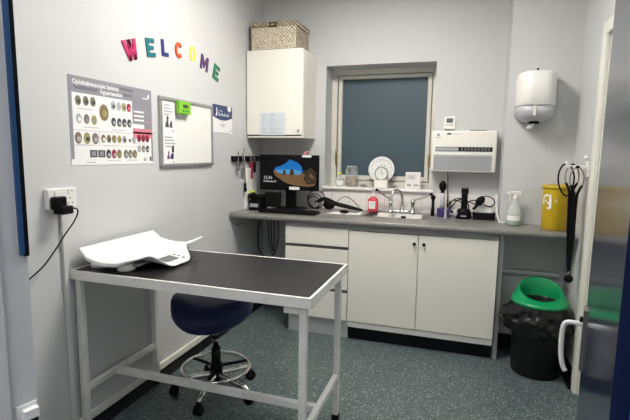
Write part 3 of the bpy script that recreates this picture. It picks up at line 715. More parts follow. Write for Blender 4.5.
b = MB(); b.ball((.475, my+.015, mz1+.012), .013, 'pinkbox', (1.2, .8, .9)); b.ball((.49, my+.015, mz1+.022), .009, 'pinkbox'); b.cyl((.475, my+.015, mz1-.001), (.475, my+.015, mz1+.006), .012, 'pinkbox', 12); b.build('figure', t2)
# label printer left of monitor
t = thing('label_printer', (.10, -.28, WT), 'black label printer with grey front slot left of the keyboard', 'printer')
b = MB(); b.box((.06, -.36, WT+.001), (.165, -.22, WT+.085), 'black', .008, seg=3); b.build('body', t)
b = MB(); b.box((.07, -.363, WT+.028), (.145, -.359, WT+.058), 'grey_pl', .002); b.build('front_panel', t)
b = MB(); b.box((.065, -.35, WT+.085), (.16, -.235, WT+.125), 'black', .012, seg=3); b.build('lid', t)
b = MB(); b.cyl((.055, -.34, WT+.115), (.11, -.365, WT+.13), .021, 'black', 16); o = b.build('barcode_reader'); tag(o, 'black handheld reader head lying against the label printer', 'reader')
b = MB(); b.box((.175, -.30, WT+.03), (.31, -.275, WT+.15), 'black', .006, rot=rx(-8)); o = b.build('desk_phone'); tag(o, 'black upright desk device in front of the monitor stand', 'desk device')
# keyboard
t = thing('keyboard', (.42, -.42, WT), 'black keyboard in front of the monitor', 'keyboard')
kr = rz(3); kc = Vector((.425, -.385, 0))
b = MB(); b.box((.19, -.46, WT+.001), (.66, -.315, WT+.016), 'black', .005); b.build('case', t)
b = MB()
for r in range(5):
    for k in range(20):
        x = .20+k*.0226; yk_ = -.448+r*.026
        b.box((x, yk_, WT+.015), (x+.019, yk_+.021, WT+.022), 'blackmat')
k = b.build('keys', t)
b = MB(); b.box((.215, -.3225, WT+.0155), (.235, -.318, WT+.026), 'white', .002); b.build('status_label', t)
# paper, mouse, cables
b = MB(); b.prism([(.70, -.30, WT+.0005), (.965, -.27, WT+.0005), (.955, -.13, WT+.0005), (.73, -.16, WT+.0005)], (0, 0, .002), 'paper'); o = b.build('paper_sheet'); tag(o, 'white paper sheet under the computer mouse', 'paper')
t = thing('computer_mouse', (.82, -.24, WT+.003), 'black computer mouse on a white sheet', 'mouse')
b = MB(); b.ball((.83, -.24, WT+.0165), .034, 'black', (1.15, .8, .4), 18); b.build('body', t)
b = MB(); b.tube([(.86, -.23, WT+.015), (.93, -.18, WT+.01), (.91, -.09, WT+.045), (.84, -.06, WT+.10), (.78, -.05, WT+.115), (.73, -.06, WT+.08), (.70, -.09, WT+.035)], .0028, 'black', 6); b.build('cable', t)
t = thing('cable_bundle', (.72, -.12, WT), 'tangle of black cables between monitor and mouse', 'cables')
b = MB()
for k in range(9):
    o_ = Vector((random.uniform(-.02, .02), random.uniform(-.03, .03), random.uniform(0, .02)))
    b.tube([Vector(p)+o_*f for p, f in (((.57, -.12, WT+.06), 1), ((.61, -.10, WT+.085), 1), ((.66, -.10, WT+.075), 1.2), ((.73, -.10, WT+.05), 1), ((.82, -.09, WT+.03), 1), ((.94, -.09, WT+.012), .4))], .007, 'black', 6)
b.ball((.665, -.10, WT+.05), .042, 'black', (1.2, .9, 1.05)); b.build('coils', t)
b = MB()
for r, dx in ((.06, 0), (.075, .012), (.05, -.01)):
    b.tube([(.54+dx+r*cos(a), -.10+.012*sin(2*a), WT+.012+r+r*sin(a)) for a in [k*pi/6 for k in range(12)]], .004, 'black', 6, 3, closed=True)
b.build('loops', t)

# dangling cables below worktop
t = thing('hanging_cables', (.12, -.05, .5), 'black cables hanging in loops below the worktop in the left corner', 'cables')
for pts in ([(.05, -.07, .862), (.02, -.08, .72), (.02, -.09, .56), (.05, -.10, .48), (.09, -.10, .46)], [(.09, -.06, .862), (.10, -.06, .7), (.115, -.06, .55), (.15, -.06, .47), (.18, -.06, .55), (.20, -.06, .68), (.19, -.06, .862)], [(.115, -.04, .862), (.118, -.04, .7), (.13, -.04, .53), (.145, -.04, .50)], [(.15, -.05, .862), (.152, -.05, .68), (.15, -.05, .5)]):
    b = MB(); b.tube(pts, .0045, 'black', 8); b.build('cable', t)

# ------------------------------------------------------------------ sill and sink items
t = thing('hand_scrub_bottle', (1.02, .0, WT), 'red hand scrub bottle with white label behind the sink', 'bottle')
b = MB(); b.loft([rrect(.985, -.075, 1.063, -.035, .012, zt+.0005), rrect(.983, -.077, 1.065, -.033, .014, zt+.01), rrect(.983, -.077, 1.065, -.033, .014, WT+.105), rrect(1.0, -.07, 1.048, -.04, .012, WT+.122), rrect(1.012, -.065, 1.036, -.045, .009, WT+.13)], 'redliq'); b.build('bottle', t)
b = MB(); b.box((.993, -.0785, WT+.03), (1.045, -.0768, WT+.09), 'paper'); b.box((1.0, -.0792, WT+.072), (1.035, -.0783, WT+.078), 'ink_grey'); b.box((1.0, -.0792, WT+.055), (1.03, -.0783, WT+.06), 'ink_grey'); b.build('label_sticker', t)
b = MB(); b.cyl((1.024, -.055, WT+.13), (1.024, -.055, WT+.15), .012, 'white', 14); b.cyl((1.024, -.055, WT+.15), (1.024, -.055, WT+.185), .005, 'white', 10); b.tube([(1.024, -.055, WT+.188), (1.015, -.07, WT+.19), (1.005, -.085, WT+.185)], .006, 'white', 8); b.build('pump', t)

def jar(x, y, r, h, name, lbl, content, lidm, cat):
    t = thing(name, (x, y, SZ), lbl, cat)
    b = MB(); b.lathe((x, y, SZ+.0008), [(r*.85, 0), (r, .006), (r, h*.78), (r*.8, h*.88), (r*.8, h*.92)], 'glass', 24); b.build('glass', t)
    b = MB(); b.lathe((x, y, SZ+.004), [(r*.8, 0), (r*.9, .006), (r*.9, h*.42), (r*.7, h*.48)], content, 20); b.build('contents', t)
    b = MB(); b.lathe((x, y, SZ+h*.92), [(r*.84, 0), (r*.86, .003), (r*.86, h*.07), (r*.7, h*.09)], lidm, 24); b.build('lid', t)
    return t
t = jar(.795, .135, .056, .175, 'storage_jar', 'clip-top glass jar of dog biscuits on the window sill', 'biscuit', 'glass', 'jar')
b = MB(); b.tube([(.795+.056*cos(a), .135+.056*sin(a), SZ+.15) for a in [k*pi/8 for k in range(16)]], .002, 'steel', 6, 2, closed=True); b.box((.785, .07, SZ+.115), (.805, .078, SZ+.165), 'steel', .002); b.build('wire_clip', t)
t = thing('small_bottle', (.69, .13, SZ), 'small stubby bottle with white label at the left end of the sill', 'bottle')
b = MB(); b.lathe((.69, .13, SZ+.0005), [(.03, 0), (.033, .006), (.033, .06), (.018, .085), (.016, .10)], 'clear_pl', 20); b.build('bottle', t)
b = MB(); b.lathe((.69, .13, SZ+.012), [(.0335, 0), (.0335, .035)], 'paper', 20, cap0=False, cap1=False); b.build('label_sticker', t)
b = MB(); b.lathe((.69, .13, SZ+.10), [(.018, 0), (.018, .016)], 'hiviz', 16); b.build('cap', t)
# plate on stand
t = thing('display_plate', (1.045, .19, SZ), 'round white patterned plate standing upright on the window sill', 'plate')
pax = rx(82)
pc = Vector((1.045, .175, SZ+.148))
b = MB(); b.lathe(pc, [(.06, -.010), (.07, -.006), (.108, .006), (.111, .009), (.107, .010), (.072, .0005), (.045, -.002), (.0, -.002)], 'white', 40, pax, cap1=False); b.build('plate', t)
b = MB()
for k in range(26):
    a = k*2*pi/26; r = (.083 if k % 2 else .094)
    b.lathe(pc+pax@Vector((r*cos(a), r*sin(a), .0055 if k % 2 == 0 else .003)), [(.006, 0), (.006, .0016)], 'plate_blue', 8, pax)
for k in range(9):
    a = k*2*pi/9+.3; b.lathe(pc+pax@Vector((.04*cos(a), .04*sin(a), -.0022)), [(.007, 0), (.007, .0012)], 'ink_grey', 8, pax)
b.build('printed_pattern', t)
b = MB(); b.tube([(1.0, .155, SZ+.006), (1.0, .15, SZ+.03), (1.0, .165, SZ+.035), (1.0, .205, SZ+.006)], .003, 'brass', 6, 3); b.build('stand_leg', t); b = MB(); b.tube([(1.09, .155, SZ+.006), (1.09, .15, SZ+.03), (1.09, .165, SZ+.035), (1.09, .205, SZ+.006)], .003, 'brass', 6, 3); b.build('stand_leg', t)
t = thing('mantel_clock', (1.06, .09, SZ), 'small white clock with round ring face in front of the plate', 'clock')
b = MB(); b.box((1.0, .075, SZ+.0006), (1.115, .115, SZ+.065), 'ivory', .008, seg=3); b.build('base', t)
b = MB(); b.tube([(1.058+.052*cos(a), .097, SZ+.118+.052*sin(a)) for a in [k*pi/12 for k in range(24)]], .007, 'alu', 8, 1, closed=True); b.build('ring', t)
b = MB(); b.lathe((1.058, .101, SZ+.118), [(.049, 0), (.049, .008)], 'white', 28, rx(90)); b.build('dial', t)
b = MB(); b.box((1.0565, .0915, SZ+.118), (1.0595, .0925, SZ+.152), 'ink'); b.box((1.058, .0915, SZ+.1165), (1.08, .0925, SZ+.1195), 'ink'); b.build('hands', t)
for x, y, lbl, s in ((.905, .12, 'flat dark pebble left of the clock on the sill', 1.3), (1.165, .12, 'flat dark pebble right of the clock on the sill', 1.1)):
    b = MB(); b.ball((x, y, SZ+.0105), .026*s, 'pebble', (1, .7, .31)); o = b.build('pebble'); tag(o, lbl, 'pebble', 'pebbles on the window sill')
t = thing('carton', (1.315, .12, SZ), 'white square carton with small print at the right of the sill', 'carton')
b = MB(); b.box((1.256, .10, SZ+.0005), (1.378, .15, SZ+.135), 'paper_pink', .002, rot=rz(4))
for z in (.105, .094, .083): b.box((1.275, .0942, SZ+z), (1.275+.06, .0948, SZ+z+.004), 'ink_grey')
b.box((1.272, .0938, SZ+.02), (1.305, .0944, SZ+.04), 'ink_grey'); b.box((1.325, .0968, SZ+.02), (1.365, .0978, SZ+.038), 'ink_grey'); b.build('box', t)

# ------------------------------------------------------------------ right of the sink
t = thing('pen_torch', (1.50, -.09, WT), 'slim black pen torch standing upright right of the sink', 'torch')
b = MB(); b.lathe((1.497, -.09, WT+.001), [(.014, 0), (.014, .05), (.011, .06), (.011, .13)], 'black', 16); b.build('body', t)
b = MB(); b.lathe((1.497, -.09, WT+.131), [(.017, 0), (.018, .02), (.014, .03)], 'black', 16); b.build('head', t)
t = thing('handheld_tool', (1.56, -.10, WT), 'clear-handled tool with black oval head in a violet holder', 'tool')
b = MB(); b.box((1.53, -.13, WT+.001), (1.62, -.07, WT+.068), 'violet', .006); b.build('holder', t)
b = MB(); b.lathe((1.565, -.10, WT+.0685), [(.017, 0), (.017, .03), (.014, .05), (.014, .115)], 'smoke', 16); b.build('handle', t)
b = MB(); b.cyl((1.565, -.10, WT+.183), (1.565, -.10, WT+.2), .014, 'black', 16); b.ball((1.565, -.10, WT+.235), .042, 'black', (.68, .5, 1.0)); b.build('head', t)
t = thing('plastic_strip', (1.60, -.20, WT), 'small clear upright strip in front of the violet holder', 'strip')
b = MB(); b.box((1.588, -.205, WT+.0005), (1.604, -.19, WT+.075), 'smoke', .003); b.build('upright', t)
b = MB(); b.lathe((1.655, -.13, WT+.03), [(.0, 0), (.028, 0), (.03, .004), (.03, .022), (.028, .026), (.016, .026), (.016, .004)], 'smoke', 22, ry(80), cap0=False, cap1=False); o = b.build('tape_roll'); tag(o, 'roll of pale tape standing left of the clipper charger', 'tape')
t = thing('clipper_charger', (1.725, -.13, WT), 'black cordless clipper standing in its charging base', 'clipper')
b = MB(); b.lathe((1.725, -.14, WT+.001), [(.055, 0), (.057, .01), (.05, .05), (.042, .07), (.030, .075)], 'black', 28, sy=.8); b.build('charging_base', t)
b = MB(); b.box((1.703, -.155, WT+.06), (1.748, -.12, WT+.20), 'black', .012, seg=3); b.box((1.70, -.15, WT+.19), (1.752, -.125, WT+.228), 'blackmat', .004); b.build('clipper', t)
b = MB(); b.box((1.702, -.152, WT+.226), (1.75, -.140, WT+.236), 'steel', .001); b.build('blade', t)
b = MB(); b.box((1.705, -.1945, WT+.02), (1.745, -.182, WT+.028), 'grey_pl'); b.build('front_mark', t)
t = thing('looped_cable', (1.70, -.04, WT), 'black looped cable behind the clipper charger', 'cable')
b = MB()
for cx, r, z in ((1.665, .058, .07), (1.69, .07, .075), (1.80, .06, .075)):
    b.tube([(cx+r*cos(a), -.045+.012*sin(2*a+cx*40), WT+z+.006+r*.85*sin(a)) for a in [k*pi/8 for k in range(16)]], .0042, 'black', 8, 2, closed=True)
b.tube([(1.62, -.05, WT+.05), (1.68, -.05, WT+.13), (1.76, -.05, WT+.12), (1.84, -.05, WT+.08), (1.88, -.05, WT+.02)], .0042, 'black', 8); b.build('coil', t)
t = thing('power_supply', (1.87, -.10, WT), 'black power supply block on the worktop under a white adapter', 'power supply')
b = MB(); b.box((1.79, -.165, WT+.001), (1.945, -.06, WT+.052), 'black', .005); b.build('body', t)
b = MB(); b.box((1.80, -.168, WT+.012), (1.88, -.1645, WT+.04), 'blackmat'); b.build('front_panel', t)
t = thing('mains_adapter', (1.87, -.1, WT+.053), 'white wedge-shaped adapter on the black power supply', 'adapter')
b = MB(); b.loft([rrect(1.80, -.145, 1.925, -.07, .012, WT+.053), rrect(1.80, -.145, 1.925, -.07, .012, WT+.07), rrect(1.84, -.135, 1.925, -.075, .012, WT+.105)], 'white', smooth=False); b.build('body', t)
b = MB(); b.tube([(1.92, -.1, WT+.09), (1.945, -.10, WT+.13), (1.955, -.12, WT+.10), (1.953, -.16, WT+.06), (1.962, -.235, WT+.02), (1.968, -.275, WT+.006), (1.992, -.29, WT+.006)], .0055, 'white', 8); b.build('cable', t)
t = thing('plug_transformer', (1.82, -.18, WT), 'black plug transformer leaning on the white adapter with looped lead', 'transformer')
b = MB(); b.ball((1.835, -.165, WT+.14), .036, 'black', (.8, .6, 1.15), rot=ry(35)); b.cyl((1.815, -.168, WT+.11), (1.79, -.172, WT+.075), .011, 'black', 10); b.build('body', t)
b = MB(); b.tube([(1.84, -.15, WT+.155), (1.87, -.14, WT+.175), (1.92, -.14, WT+.16), (1.935, -.14, WT+.12), (1.90, -.148, WT+.1), (1.86, -.15, WT+.115)], .004, 'black', 8); b.build('lead', t)
b = MB(); b.box((1.945, -.045, WT+.03), (1.966, -.02, WT+.18), 'white', .003); o = b.build('socket_trunking'); tag(o, 'narrow white vertical trunking at the edge of the boxed wall', 'trunking')

# spray bottle
t = thing('spray_bottle', (2.05, -.33, WT), 'clear spray bottle of pale green liquid with white trigger', 'spray bottle')
cx, cy2 = 2.052, -.325
b = MB(); b.lathe((cx, cy2, WT+.001), [(.044, 0), (.05, .008), (.05, .075), (.046, .095), (.026, .14), (.017, .165), (.014, .18)], 'clear_pl', 28); b.build('bottle', t)
b = MB(); b.lathe((cx, cy2, WT+.004), [(.042, 0), (.048, .008), (.048, .072), (.046, .084)], 'spray_liq', 28); b.build('liquid', t)
b = MB(); n = 12; rings = [[(cx+.0505*cos(a), cy2+.0505*sin(a), z) for a in [radians(200+110*i/n) for i in range(n+1)]] for z in (WT+.035, WT+.068)]; b.loft(rings, 'paper', False, False, True, closed=False); b.build('label_sticker', t)
b = MB(); b.lathe((cx, cy2, WT+.178), [(.016, 0), (.017, .005), (.017, .022), (.012, .026)], 'white', 20)
b.box((cx-.04, cy2-.011, WT+.203), (cx+.035, cy2+.011, WT+.232), 'white', .005); b.box((cx-.052, cy2-.006, WT+.21), (cx-.038, cy2+.006, WT+.224), 'white', .002)
b.build('spray_head', t)
b = MB(); b.tube([(cx-.022, cy2, WT+.204), (cx-.032, cy2, WT+.19), (cx-.034, cy2, WT+.165)], .005, 'white', 8); b.build('trigger', t)
b = MB(); b.cyl((cx, cy2, WT+.012), (cx, cy2, WT+.178), .003, 'white', 8); b.build('dip_tube', t)
# sharps bin
t = thing('sharps_bin', (2.29, -.42, WT), 'yellow clinical sharps bin with torn label on the right end of the worktop', 'sharps bin')
cx, cy2 = 2.285, -.415
b = MB(); b.lathe((cx, cy2, WT+.001), [(.074, 0), (.077, .004), (.082, .262), (.082, .265)], 'sharps', 40); b.build('tub', t)
b = MB(); b.lathe((cx, cy2, WT+.265), [(.084, 0), (.088, .004), (.088, .018), (.082, .024), (.060, .026), (.055, .022), (0, .022)], 'sharps_lid', 40, cap1=False); b.build('lid', t)
b = MB()
def patch(a0, a1, z0, z1, r=.0825):
    n = 5; rings = [[(cx+(r-.002*(1-z/.24))*cos(a), cy2+(r-.002*(1-z/.24))*sin(a), WT+z+.015+random.uniform(-.004, .004)) for a in [radians(a0+(a1-a0)*i/n) for i in range(n+1)]] for z in (z0, z1)]
    b.loft(rings, 'paper', False, False, True, closed=False)
for a in ((196, 206, .150, .195), (203, 216, .196, .210), (216, 232, .205, .218), (231, 240, .19, .212), (222, 236, .155, .168), (232, 242, .125, .19), (222, 233, .122, .135), (212, 220, .17, .18), (258, 263, .19, .196), (262, 266, .172, .178), (255, 260, .172, .18)): patch(*a)
b.build('torn_label', t)

# coat-hook bracket and stethoscopes on the right wall
t = thing('wall_hook', (XR, -.6, 1.31), 'white wall bracket holding the stethoscopes on the right wall', 'hook')
b = MB(); b.box((XR-.012, -.68, 1.255), (XR-.0005, -.62, 1.345), 'white', .003); b.build('plate', t)
b = MB(); b.box((XR-.125, -.66, 1.305), (XR-.012, -.64, 1.322), 'white', .004); b.box((XR-.125, -.66, 1.32), (XR-.112, -.64, 1.345), 'white', .003); b.build('arm', t)
b = MB(); b.ball((XR-.02, -.65, 1.365), .014, 'white', (.8, 1, 1)); b.build('knob', t)
def stetho(x, y, dz, lbl, chest, tubem='black', lean=0):
    t = thing('stethoscope', (x, y, 1.32+dz), lbl, 'stethoscope', 'stethoscopes on the wall hook')
    b = MB()
    for s in (-1, 1):
        b.tube([(x+s*.006, y-.012, 1.31+dz), (x+s*.026, y-.014, 1.29+dz), (x+s*.036, y-.015, 1.25+dz), (x+s*.030, y-.016, 1.20+dz), (x+s*.010, y-.018, 1.17+dz)], .0038, 'steel', 8)
    b.build('ear_tubes', t)
    b = MB()
    for s in (-1, 1): b.ball((x+s*.004, y-.012, 1.312+dz), .008, 'black')
    b.build('ear_tip', t)
    b = MB()
    for s in (-1, 1):
        b.tube([(x+s*.030, y-.016, 1.205+dz), (x+s*.012, y-.018, 1.165+dz), (x+s*.006, y-.02, 1.12+dz), (x+s*.007+lean*.3, y-.03, .98+dz), (x+s*.005+lean*.6, y-.05, .82+dz), (x+lean, y-.06, .68+dz)], .0075, tubem, 8)
    b.build('tubing', t)
    if chest:
        b = MB(); c = Vector((x+lean, y-.062, .655+dz)); b.lathe(c+Vector((0, -.008, 0)), [(.018, -.012), (.024, -.010), (.024, .004), (.014, .012)], 'black', 24, rx(80)); b.cyl(c+Vector((0, 0, .02)), c+Vector((0, 0, .04)), .006, 'steel', 10)
        b.tube([c+Vector((0, 0, -.02)), c+Vector((-.006, 0, -.05)), c+Vector((.004, 0, -.075))], .004, 'steel', 6); b.build('chest_piece', t)
stetho(2.338, -.655, .0, 'black stethoscope hung nearest the door frame, chest piece dangling', True, lean=-.01)
stetho(2.318, -.625, .012, 'black stethoscope hung beside the yellow bin on the bracket', False, lean=.012)
b = MB(); b.tube([(2.285, -.652, 1.315), (2.265, -.655, 1.325), (2.245, -.655, 1.28), (2.245, -.655, 1.22), (2.262, -.658, 1.17), (2.29, -.662, 1.14), (2.315, -.665, 1.17), (2.325, -.665, 1.25), (2.305, -.66, 1.315)], .0048, 'black', 8); o = b.build('lead_loop'); tag(o, 'thin black loop of cord hung at the end of the wall bracket', 'cord')

# ------------------------------------------------------------------ bin
t = thing('waste_bin', (2.205, -.53, 0), 'black waste bin with a green hooded lid and bin bag below the worktop', 'bin')
cx, cy2 = 2.205, -.60
b = MB(); b.lathe((cx, cy2, .001), [(.135, 0), (.142, .006), (.158, .44), (.158, .45)], 'bin_black', 40); b.build('tub', t)
from mathutils import noise
b = MB(); n = 96; rings = []; KZ = [(.275, .166, .7), (.305, .182, 1.2), (.34, .190, 1.3), (.37, .190, 1.3), (.40, .184, 1.1), (.43, .172, .5), (.453, .162, .05)]
for q in range(19):
    f = q/18*(len(KZ)-1); k = min(int(f), len(KZ)-2); g = f-k
    z, r, am = [KZ[k][m_]*(1-g)+KZ[k+1][m_]*g for m_ in range(3)]; ring = []
    for i in range(n):
        a = 2*pi*i/n; p = Vector((cos(a)*2.2, sin(a)*2.2, z*13))
        d = am*(.020*noise.noise(p*1.6)+.014*abs(noise.noise(p*3.3+Vector((5, 2, 1))))+.008*noise.noise(p*7))
        out = am*(.034*math.exp(-((a-radians(188))/.4)**2)+.012*math.exp(-((a-radians(340))/.4)**2))
        low = -.035*noise.noise(Vector((cos(a)*2, sin(a)*2, 3)))*max(0, 1-q/6)
        ring.append((cx+(r-.006+d+out)*cos(a), cy2+(r-.006+d+out)*sin(a), z+low))
    rings.append(ring)
b.loft(rings, 'bag', False, False); b.build('bin_bag', t)
b = MB(); n = 48
def ell(rx_, ry_, oy, z, tilt):
    return [(cx+rx_*cos(2*pi*i/n), cy2+oy+ry_*sin(2*pi*i/n), z+tilt*sin(2*pi*i/n)) for i in range(n)]
rings = [ell(.163, .163, 0, 0.454, 0), ell(.168, .168, 0, 0.458, 0), ell(.168, .168, 0, 0.472, 0), ell(.158, .158, .002, 0.482, .004), ell(.143, .138, .008, 0.510, .027), ell(.126, .119, .012, 0.536, .048), ell(.120, .112, .013, 0.539, .05), ell(.115, .108, .013, 0.534, .049), ell(.11, .102, .012, 0.492, .02), ell(.108, .10, .01, 0.467, 0)]
b.loft(rings, 'bin_green', False, False); l = b.build('hooded_lid', t)
b = MB(); b.lathe((cx, cy2, .44), [(0, 0), (.08, .0), (.107, .03)], 'bag', 32, cap0=False, cap1=False); b.build('liner', t)

# ------------------------------------------------------------------ examination table
TX0, TX1, TY0, TY1 = .006, 1.174, -2.087, -1.509
t = thing('examination_table', (.59, -1.80, 0), 'white metal framed examination table with a black vinyl top', 'table')
b = MB(); b.box((TX0+.012, TY0+.012, TZ-.012), (TX1-.012, TY1-.012, TZ+.002), 'vinyl', .002); b.build('top_mat', t)
b = MB(); zz0, zz1 = TZ-.042, TZ+.002
b.box((TX0, TY0, zz0), (TX1, TY0+.012, zz1), 'white_metal', .002); b.box((TX0, TY1-.012, zz0), (TX1, TY1, zz1), 'white_metal', .002)
b.box((TX0, TY0+.012, zz0), (TX0+.012, TY1-.012, zz1), 'white_metal', .002); b.box((TX1-.012, TY0+.012, zz0), (TX1, TY1-.012, zz1), 'white_metal', .002)
b.box((TX0+.012, TY0+.012, TZ-.02), (TX1-.012, TY1-.012, TZ-.0125), 'white_metal'); b.build('rim', t)
lw = .030
legs = [(TX0+.012, TY0+.014), (TX1-lw-.024, TY0+.014), (TX0+.012, TY1-lw-.012), (TX1-lw-.024, TY1-lw-.012)]
for x, y in legs:
    b = MB(); b.box((x, y, .012), (x+lw, y+lw, TZ-.021), 'white_metal', .003); lg = b.build('leg', t)
    b = MB(); b.box((x-.003, y-.003, 0), (x+lw+.003, y+lw+.003, .03), 'blackmat', .003); b.build('rubber_foot', lg)
b = MB(); b.box((TX1-.118, TY0+.013, TZ-.072), (TX1-lw-.025, TY0+.03, TZ-.042), 'white_metal', .002); b.build('gusset', t)
for x in (TX0+.012, TX1-lw-.024):
    b = MB(); b.box((x+.002, TY0+.014+lw, .222), (x+lw-.002, TY1-lw-.012, .252), 'white_metal', .002); b.build('side_rail', t)
b = MB(); b.box((TX0+.012+lw-.002, -1.868, .222), (TX1-lw-.022, -1.838, .252), 'white_metal', .002); b.build('stretcher', t)

# ------------------------------------------------------------------ baby scale
t = thing('pet_weighing_scale', (.21, -1.8, TZ), 'white digital tray scale standing on the black table top', 'weighing scale')
def top_z(u, v):
    """u 0..1 along y, v 0..1 away from wall: trough with a raised wall side"""
    z = .923 if v < .06 else None
    P = [(0, .925), (.06, .911), (.18, .886), (.35, .875), (.5, .871), (.68, .873), (.84, .887), (1, .901)]
    for (a, za), (c, zc) in zip(P, P[1:]):
        if a <= v <= c: s_ = (v-a)/(c-a); s_ = s_*s_*(3-2*s_)*.5+s_*.5; z = za+(zc-za)*s_; break
    return z
NU, NV = 36, 28
def sxy(u, v):
    y = -2.054+.527*u
    w = .328
    # rounded ends: the middle of each end bulges outwards
    bulge = .022*sin(pi*min(1, v*1.1))
    y += -bulge*(1-u)*(1-u) + .0*u
    x = .031+w*v
    if v > .8:   # front edge waves out around the display
        k = (v-.8)/.2
        x += k*.0
        s = math.exp(-((u-.42)/.22)**6)
        x += k*.072*s
    r = .035   # round corners
    return x, y
def sz(u, v):
    z = top_z(u, v)
    s = math.exp(-((u-.42)/.22)**6)
    if v > .72: z -= ((v-.72)/.28)**1.1*.060*s
    if v > .8 and u > .8: z += (v-.8)*(u-.8)*.25
    return z
b = MB(); top = []; bot = []
for i in range(NU+1):
    rt, rb2 = [], []
    for j in range(NV+1):
        u, v = i/NU, j/NV
        x, y = sxy(u, v); z = sz(u, v)
        edge = min(u, 1-u, v, 1-v)*.33
        drop = 0 if edge > .012 else (.012-edge)/.012*.004
        rt.append(b.bm.verts.new((x, y, z-drop))); 
        th = .030 if edge > .02 else .018+.012*edge/.02
        th *= 1-.55*max(0, min(1, (v-.6)/.2))
        rb2.append(b.bm.verts.new((x, y, z-th)))
    top.append(rt); bot.append(rb2)
fs = []
for i in range(NU):
    for j in range(NV):
        fs.append(b.bm.faces.new([top[i][j], top[i+1][j], top[i+1][j+1], top[i][j+1]])); fs.append(b.bm.faces.new([bot[i][j], bot[i][j+1], bot[i+1][j+1], bot[i+1][j]]))
for i in range(NU):
    for j in (0, NV): fs.append(b.bm.faces.new([top[i][j], top[i+1][j], bot[i+1][j], bot[i][j]]))
for j in range(NV):
    for i in (0, NU): fs.append(b.bm.faces.new([top[i][j], top[i][j+1], bot[i][j+1], bot[i][j]]))
b._fin(fs, 'scale_white', True)
for f in fs[2*NU*NV:]: f.smooth = False
tray = b.build('tray', t)
b = MB(); b.box((.07, -2.0, TZ+.022), (.31, -1.58, TZ+.034), 'grey_pl', .006); b.build('underside', t)
for x, y in ((.245, -1.995), (.09, -1.99), (.25, -1.59), (.09, -1.59)):
    b = MB(); b.lathe((x, y, TZ+.0025), [(.036, 0), (.04, .004), (.04, .024), (.036, .032)], 'scale_white', 24); b.build('foot', t)
def onscale(u, v, lift):
    x, y = sxy(u, v); return Vector((x, y, sz(u, v)))
def panel(u0, u1, v0, v1, m, name, lift):
    b = MB(); n = 8
    nrm = (onscale(u1, v0, 0)-onscale(u0, v0, 0)).cross(onscale(u0, v1, 0)-onscale(u0, v0, 0)); nrm.normalize()
    if nrm.z < 0: nrm = -nrm
    lo = [[onscale(u0+(u1-u0)*i/n, v0+(v1-v0)*j/n, 0)+nrm*lift for i in range(n+1)] for j in range(n+1)]
    b.loft(lo, m, False, False, True, closed=False); return b.build(name, t)
panel(.28, .475, .868, .955, 'lcd', 'display', .0022)
for k in range(3): panel(.505, .535, .87+.04*k, .892+.04*k, 'ink', 'button', .0022)
panel(.24, .265, .90, .915, 'ink_grey', 'button_mark', .0022)
panel(.255, .275, .93, .94, 'ink_grey', 'button_mark', .0022)

# ------------------------------------------------------------------ saddle stool
cx, cy2 = .42, -1.51
t = thing('saddle_stool', (cx, cy2, 0), 'navy saddle stool on castors under the examination table', 'stool')
b = MB(); n = 28; NR = 14; rings = []
ang = radians(20)
for j in range(NR+1):
    f = j/NR; ring = []
    for i in range(n):
        a = 2*pi*i/n
        # super-ellipse plan, saddle curve, domed section
        pr = sin(f*pi)**.33 if 0 < f < 1 else 0.02
        xx = .222*pr*cos(a); yy = .205*pr*sin(a)*(1-.12*cos(a))
        side = -cos(f*pi)        # -1 bottom .. 1 top
        z = .518 + .062*side*(1 if side > 0 else 1.25) + (.06*(yy/.2)**2 if True else 0)*(-1 if side > 0 else -.7) + .045*(xx/.23)**2*(1 if side > 0 else .1)
        ring.append((cx+xx*cos(ang)-yy*sin(ang), cy2-.03+xx*sin(ang)+yy*cos(ang), z-.0))
    rings.append(ring)
b.loft(rings, 'navy'); b.build('seat', t)
b = MB(); b.cyl((cx, cy2, .10), (cx, cy2, .27), .026, 'black', 20); b.build('base_column', t)
b = MB(); b.cyl((cx, cy2, .27), (cx, cy2, .45), .0175, 'chrome', 20); b.cyl((cx, cy2, .33), (cx, cy2, .345), .024, 'black', 20); b.box((cx-.07, cy2-.05, .438), (cx+.07, cy2+.05, .453), 'black', .004); b.build('gas_lift', t)
b = MB(); R_ = .188
b.tube([(cx+R_*cos(a), cy2+R_*sin(a), .155) for a in [k*2*pi/32 for k in range(32)]], .0105, 'chrome', 10, 1, closed=True)
b.lathe((cx, cy2, .145), [(.036, 0), (.036, .03)], 'black', 20)
b.build('foot_ring', t)
b = MB()
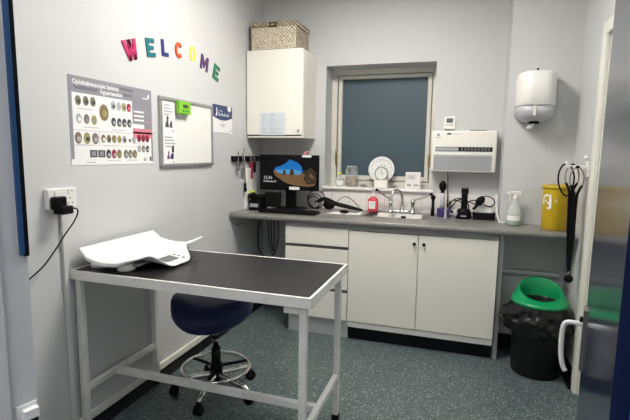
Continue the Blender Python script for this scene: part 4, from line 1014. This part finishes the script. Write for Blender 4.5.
for a in (45, 165, 285): b.tube([(cx+.03*cos(radians(a)), cy2+.03*sin(radians(a)), .158), (cx+.184*cos(radians(a)), cy2+.184*sin(radians(a)), .155)], .009, 'black', 8)
b.build('ring_spoke', t)
for k in range(5):
    a = radians(-83+72*k); d = Vector((cos(a), sin(a), 0)); c = Vector((cx, cy2, 0))
    b = MB(); b.tube([c+d*.02+Vector((0, 0, .112)), c+d*.12+Vector((0, 0, .10)), c+d*.20+Vector((0, 0, .085)), c+d*.235+Vector((0, 0, .068))], lambda u: .019-.006*u, 'chrome', 10); lg = b.build('base_leg', t)
    b = MB(); w = c+d*.235; s = Vector((-d.y, d.x, 0))
    b.cyl(w+s*.020+Vector((0, 0, .026)), w-s*.020+Vector((0, 0, .026)), .0255, 'black', 20); b.ball(w+Vector((0, 0, .046)), .021, 'black', (1, 1, .8)); b.build('castor', lg)
b = MB(); b.cyl((cx, cy2, .085), (cx, cy2, .135), .042, 'black', 24, .034); b.build('hub', t)

# ------------------------------------------------------------------ camera, world, colour
cam = bpy.data.cameras.new('camera'); co = bpy.data.objects.new('camera', cam); COL.objects.link(co)
yaw, pitch, roll, fpx = radians(17.87837919), radians(7.22243845), radians(.84702909), 448.6811690148728
f_ = Vector((-sin(yaw)*cos(pitch), cos(yaw)*cos(pitch), -sin(pitch))); r_ = Vector((cos(yaw), sin(yaw), 0)); u_ = r_.cross(f_)
r2 = r_*cos(roll)+u_*sin(roll); u2 = -r_*sin(roll)+u_*cos(roll)
m4 = Matrix((r2, u2, -f_)).transposed().to_4x4(); m4.translation = Vector((1.68838705, -3.64964582, 1.37015548))
co.matrix_world = m4
cam.sensor_width = 36; cam.lens = 36*fpx/630; cam.clip_start = .02
SC.camera = co
w = bpy.data.worlds.new('world'); SC.world = w; w.use_nodes = True
w.node_tree.nodes['Background'].inputs[0].default_value = (.5, .55, .6, 1); w.node_tree.nodes['Background'].inputs[1].default_value = .1
SC.view_settings.view_transform = 'Standard'; SC.view_settings.look = 'None'; SC.view_settings.gamma = 1; SC.view_settings.use_curve_mapping = False
SC.view_settings.exposure = 0
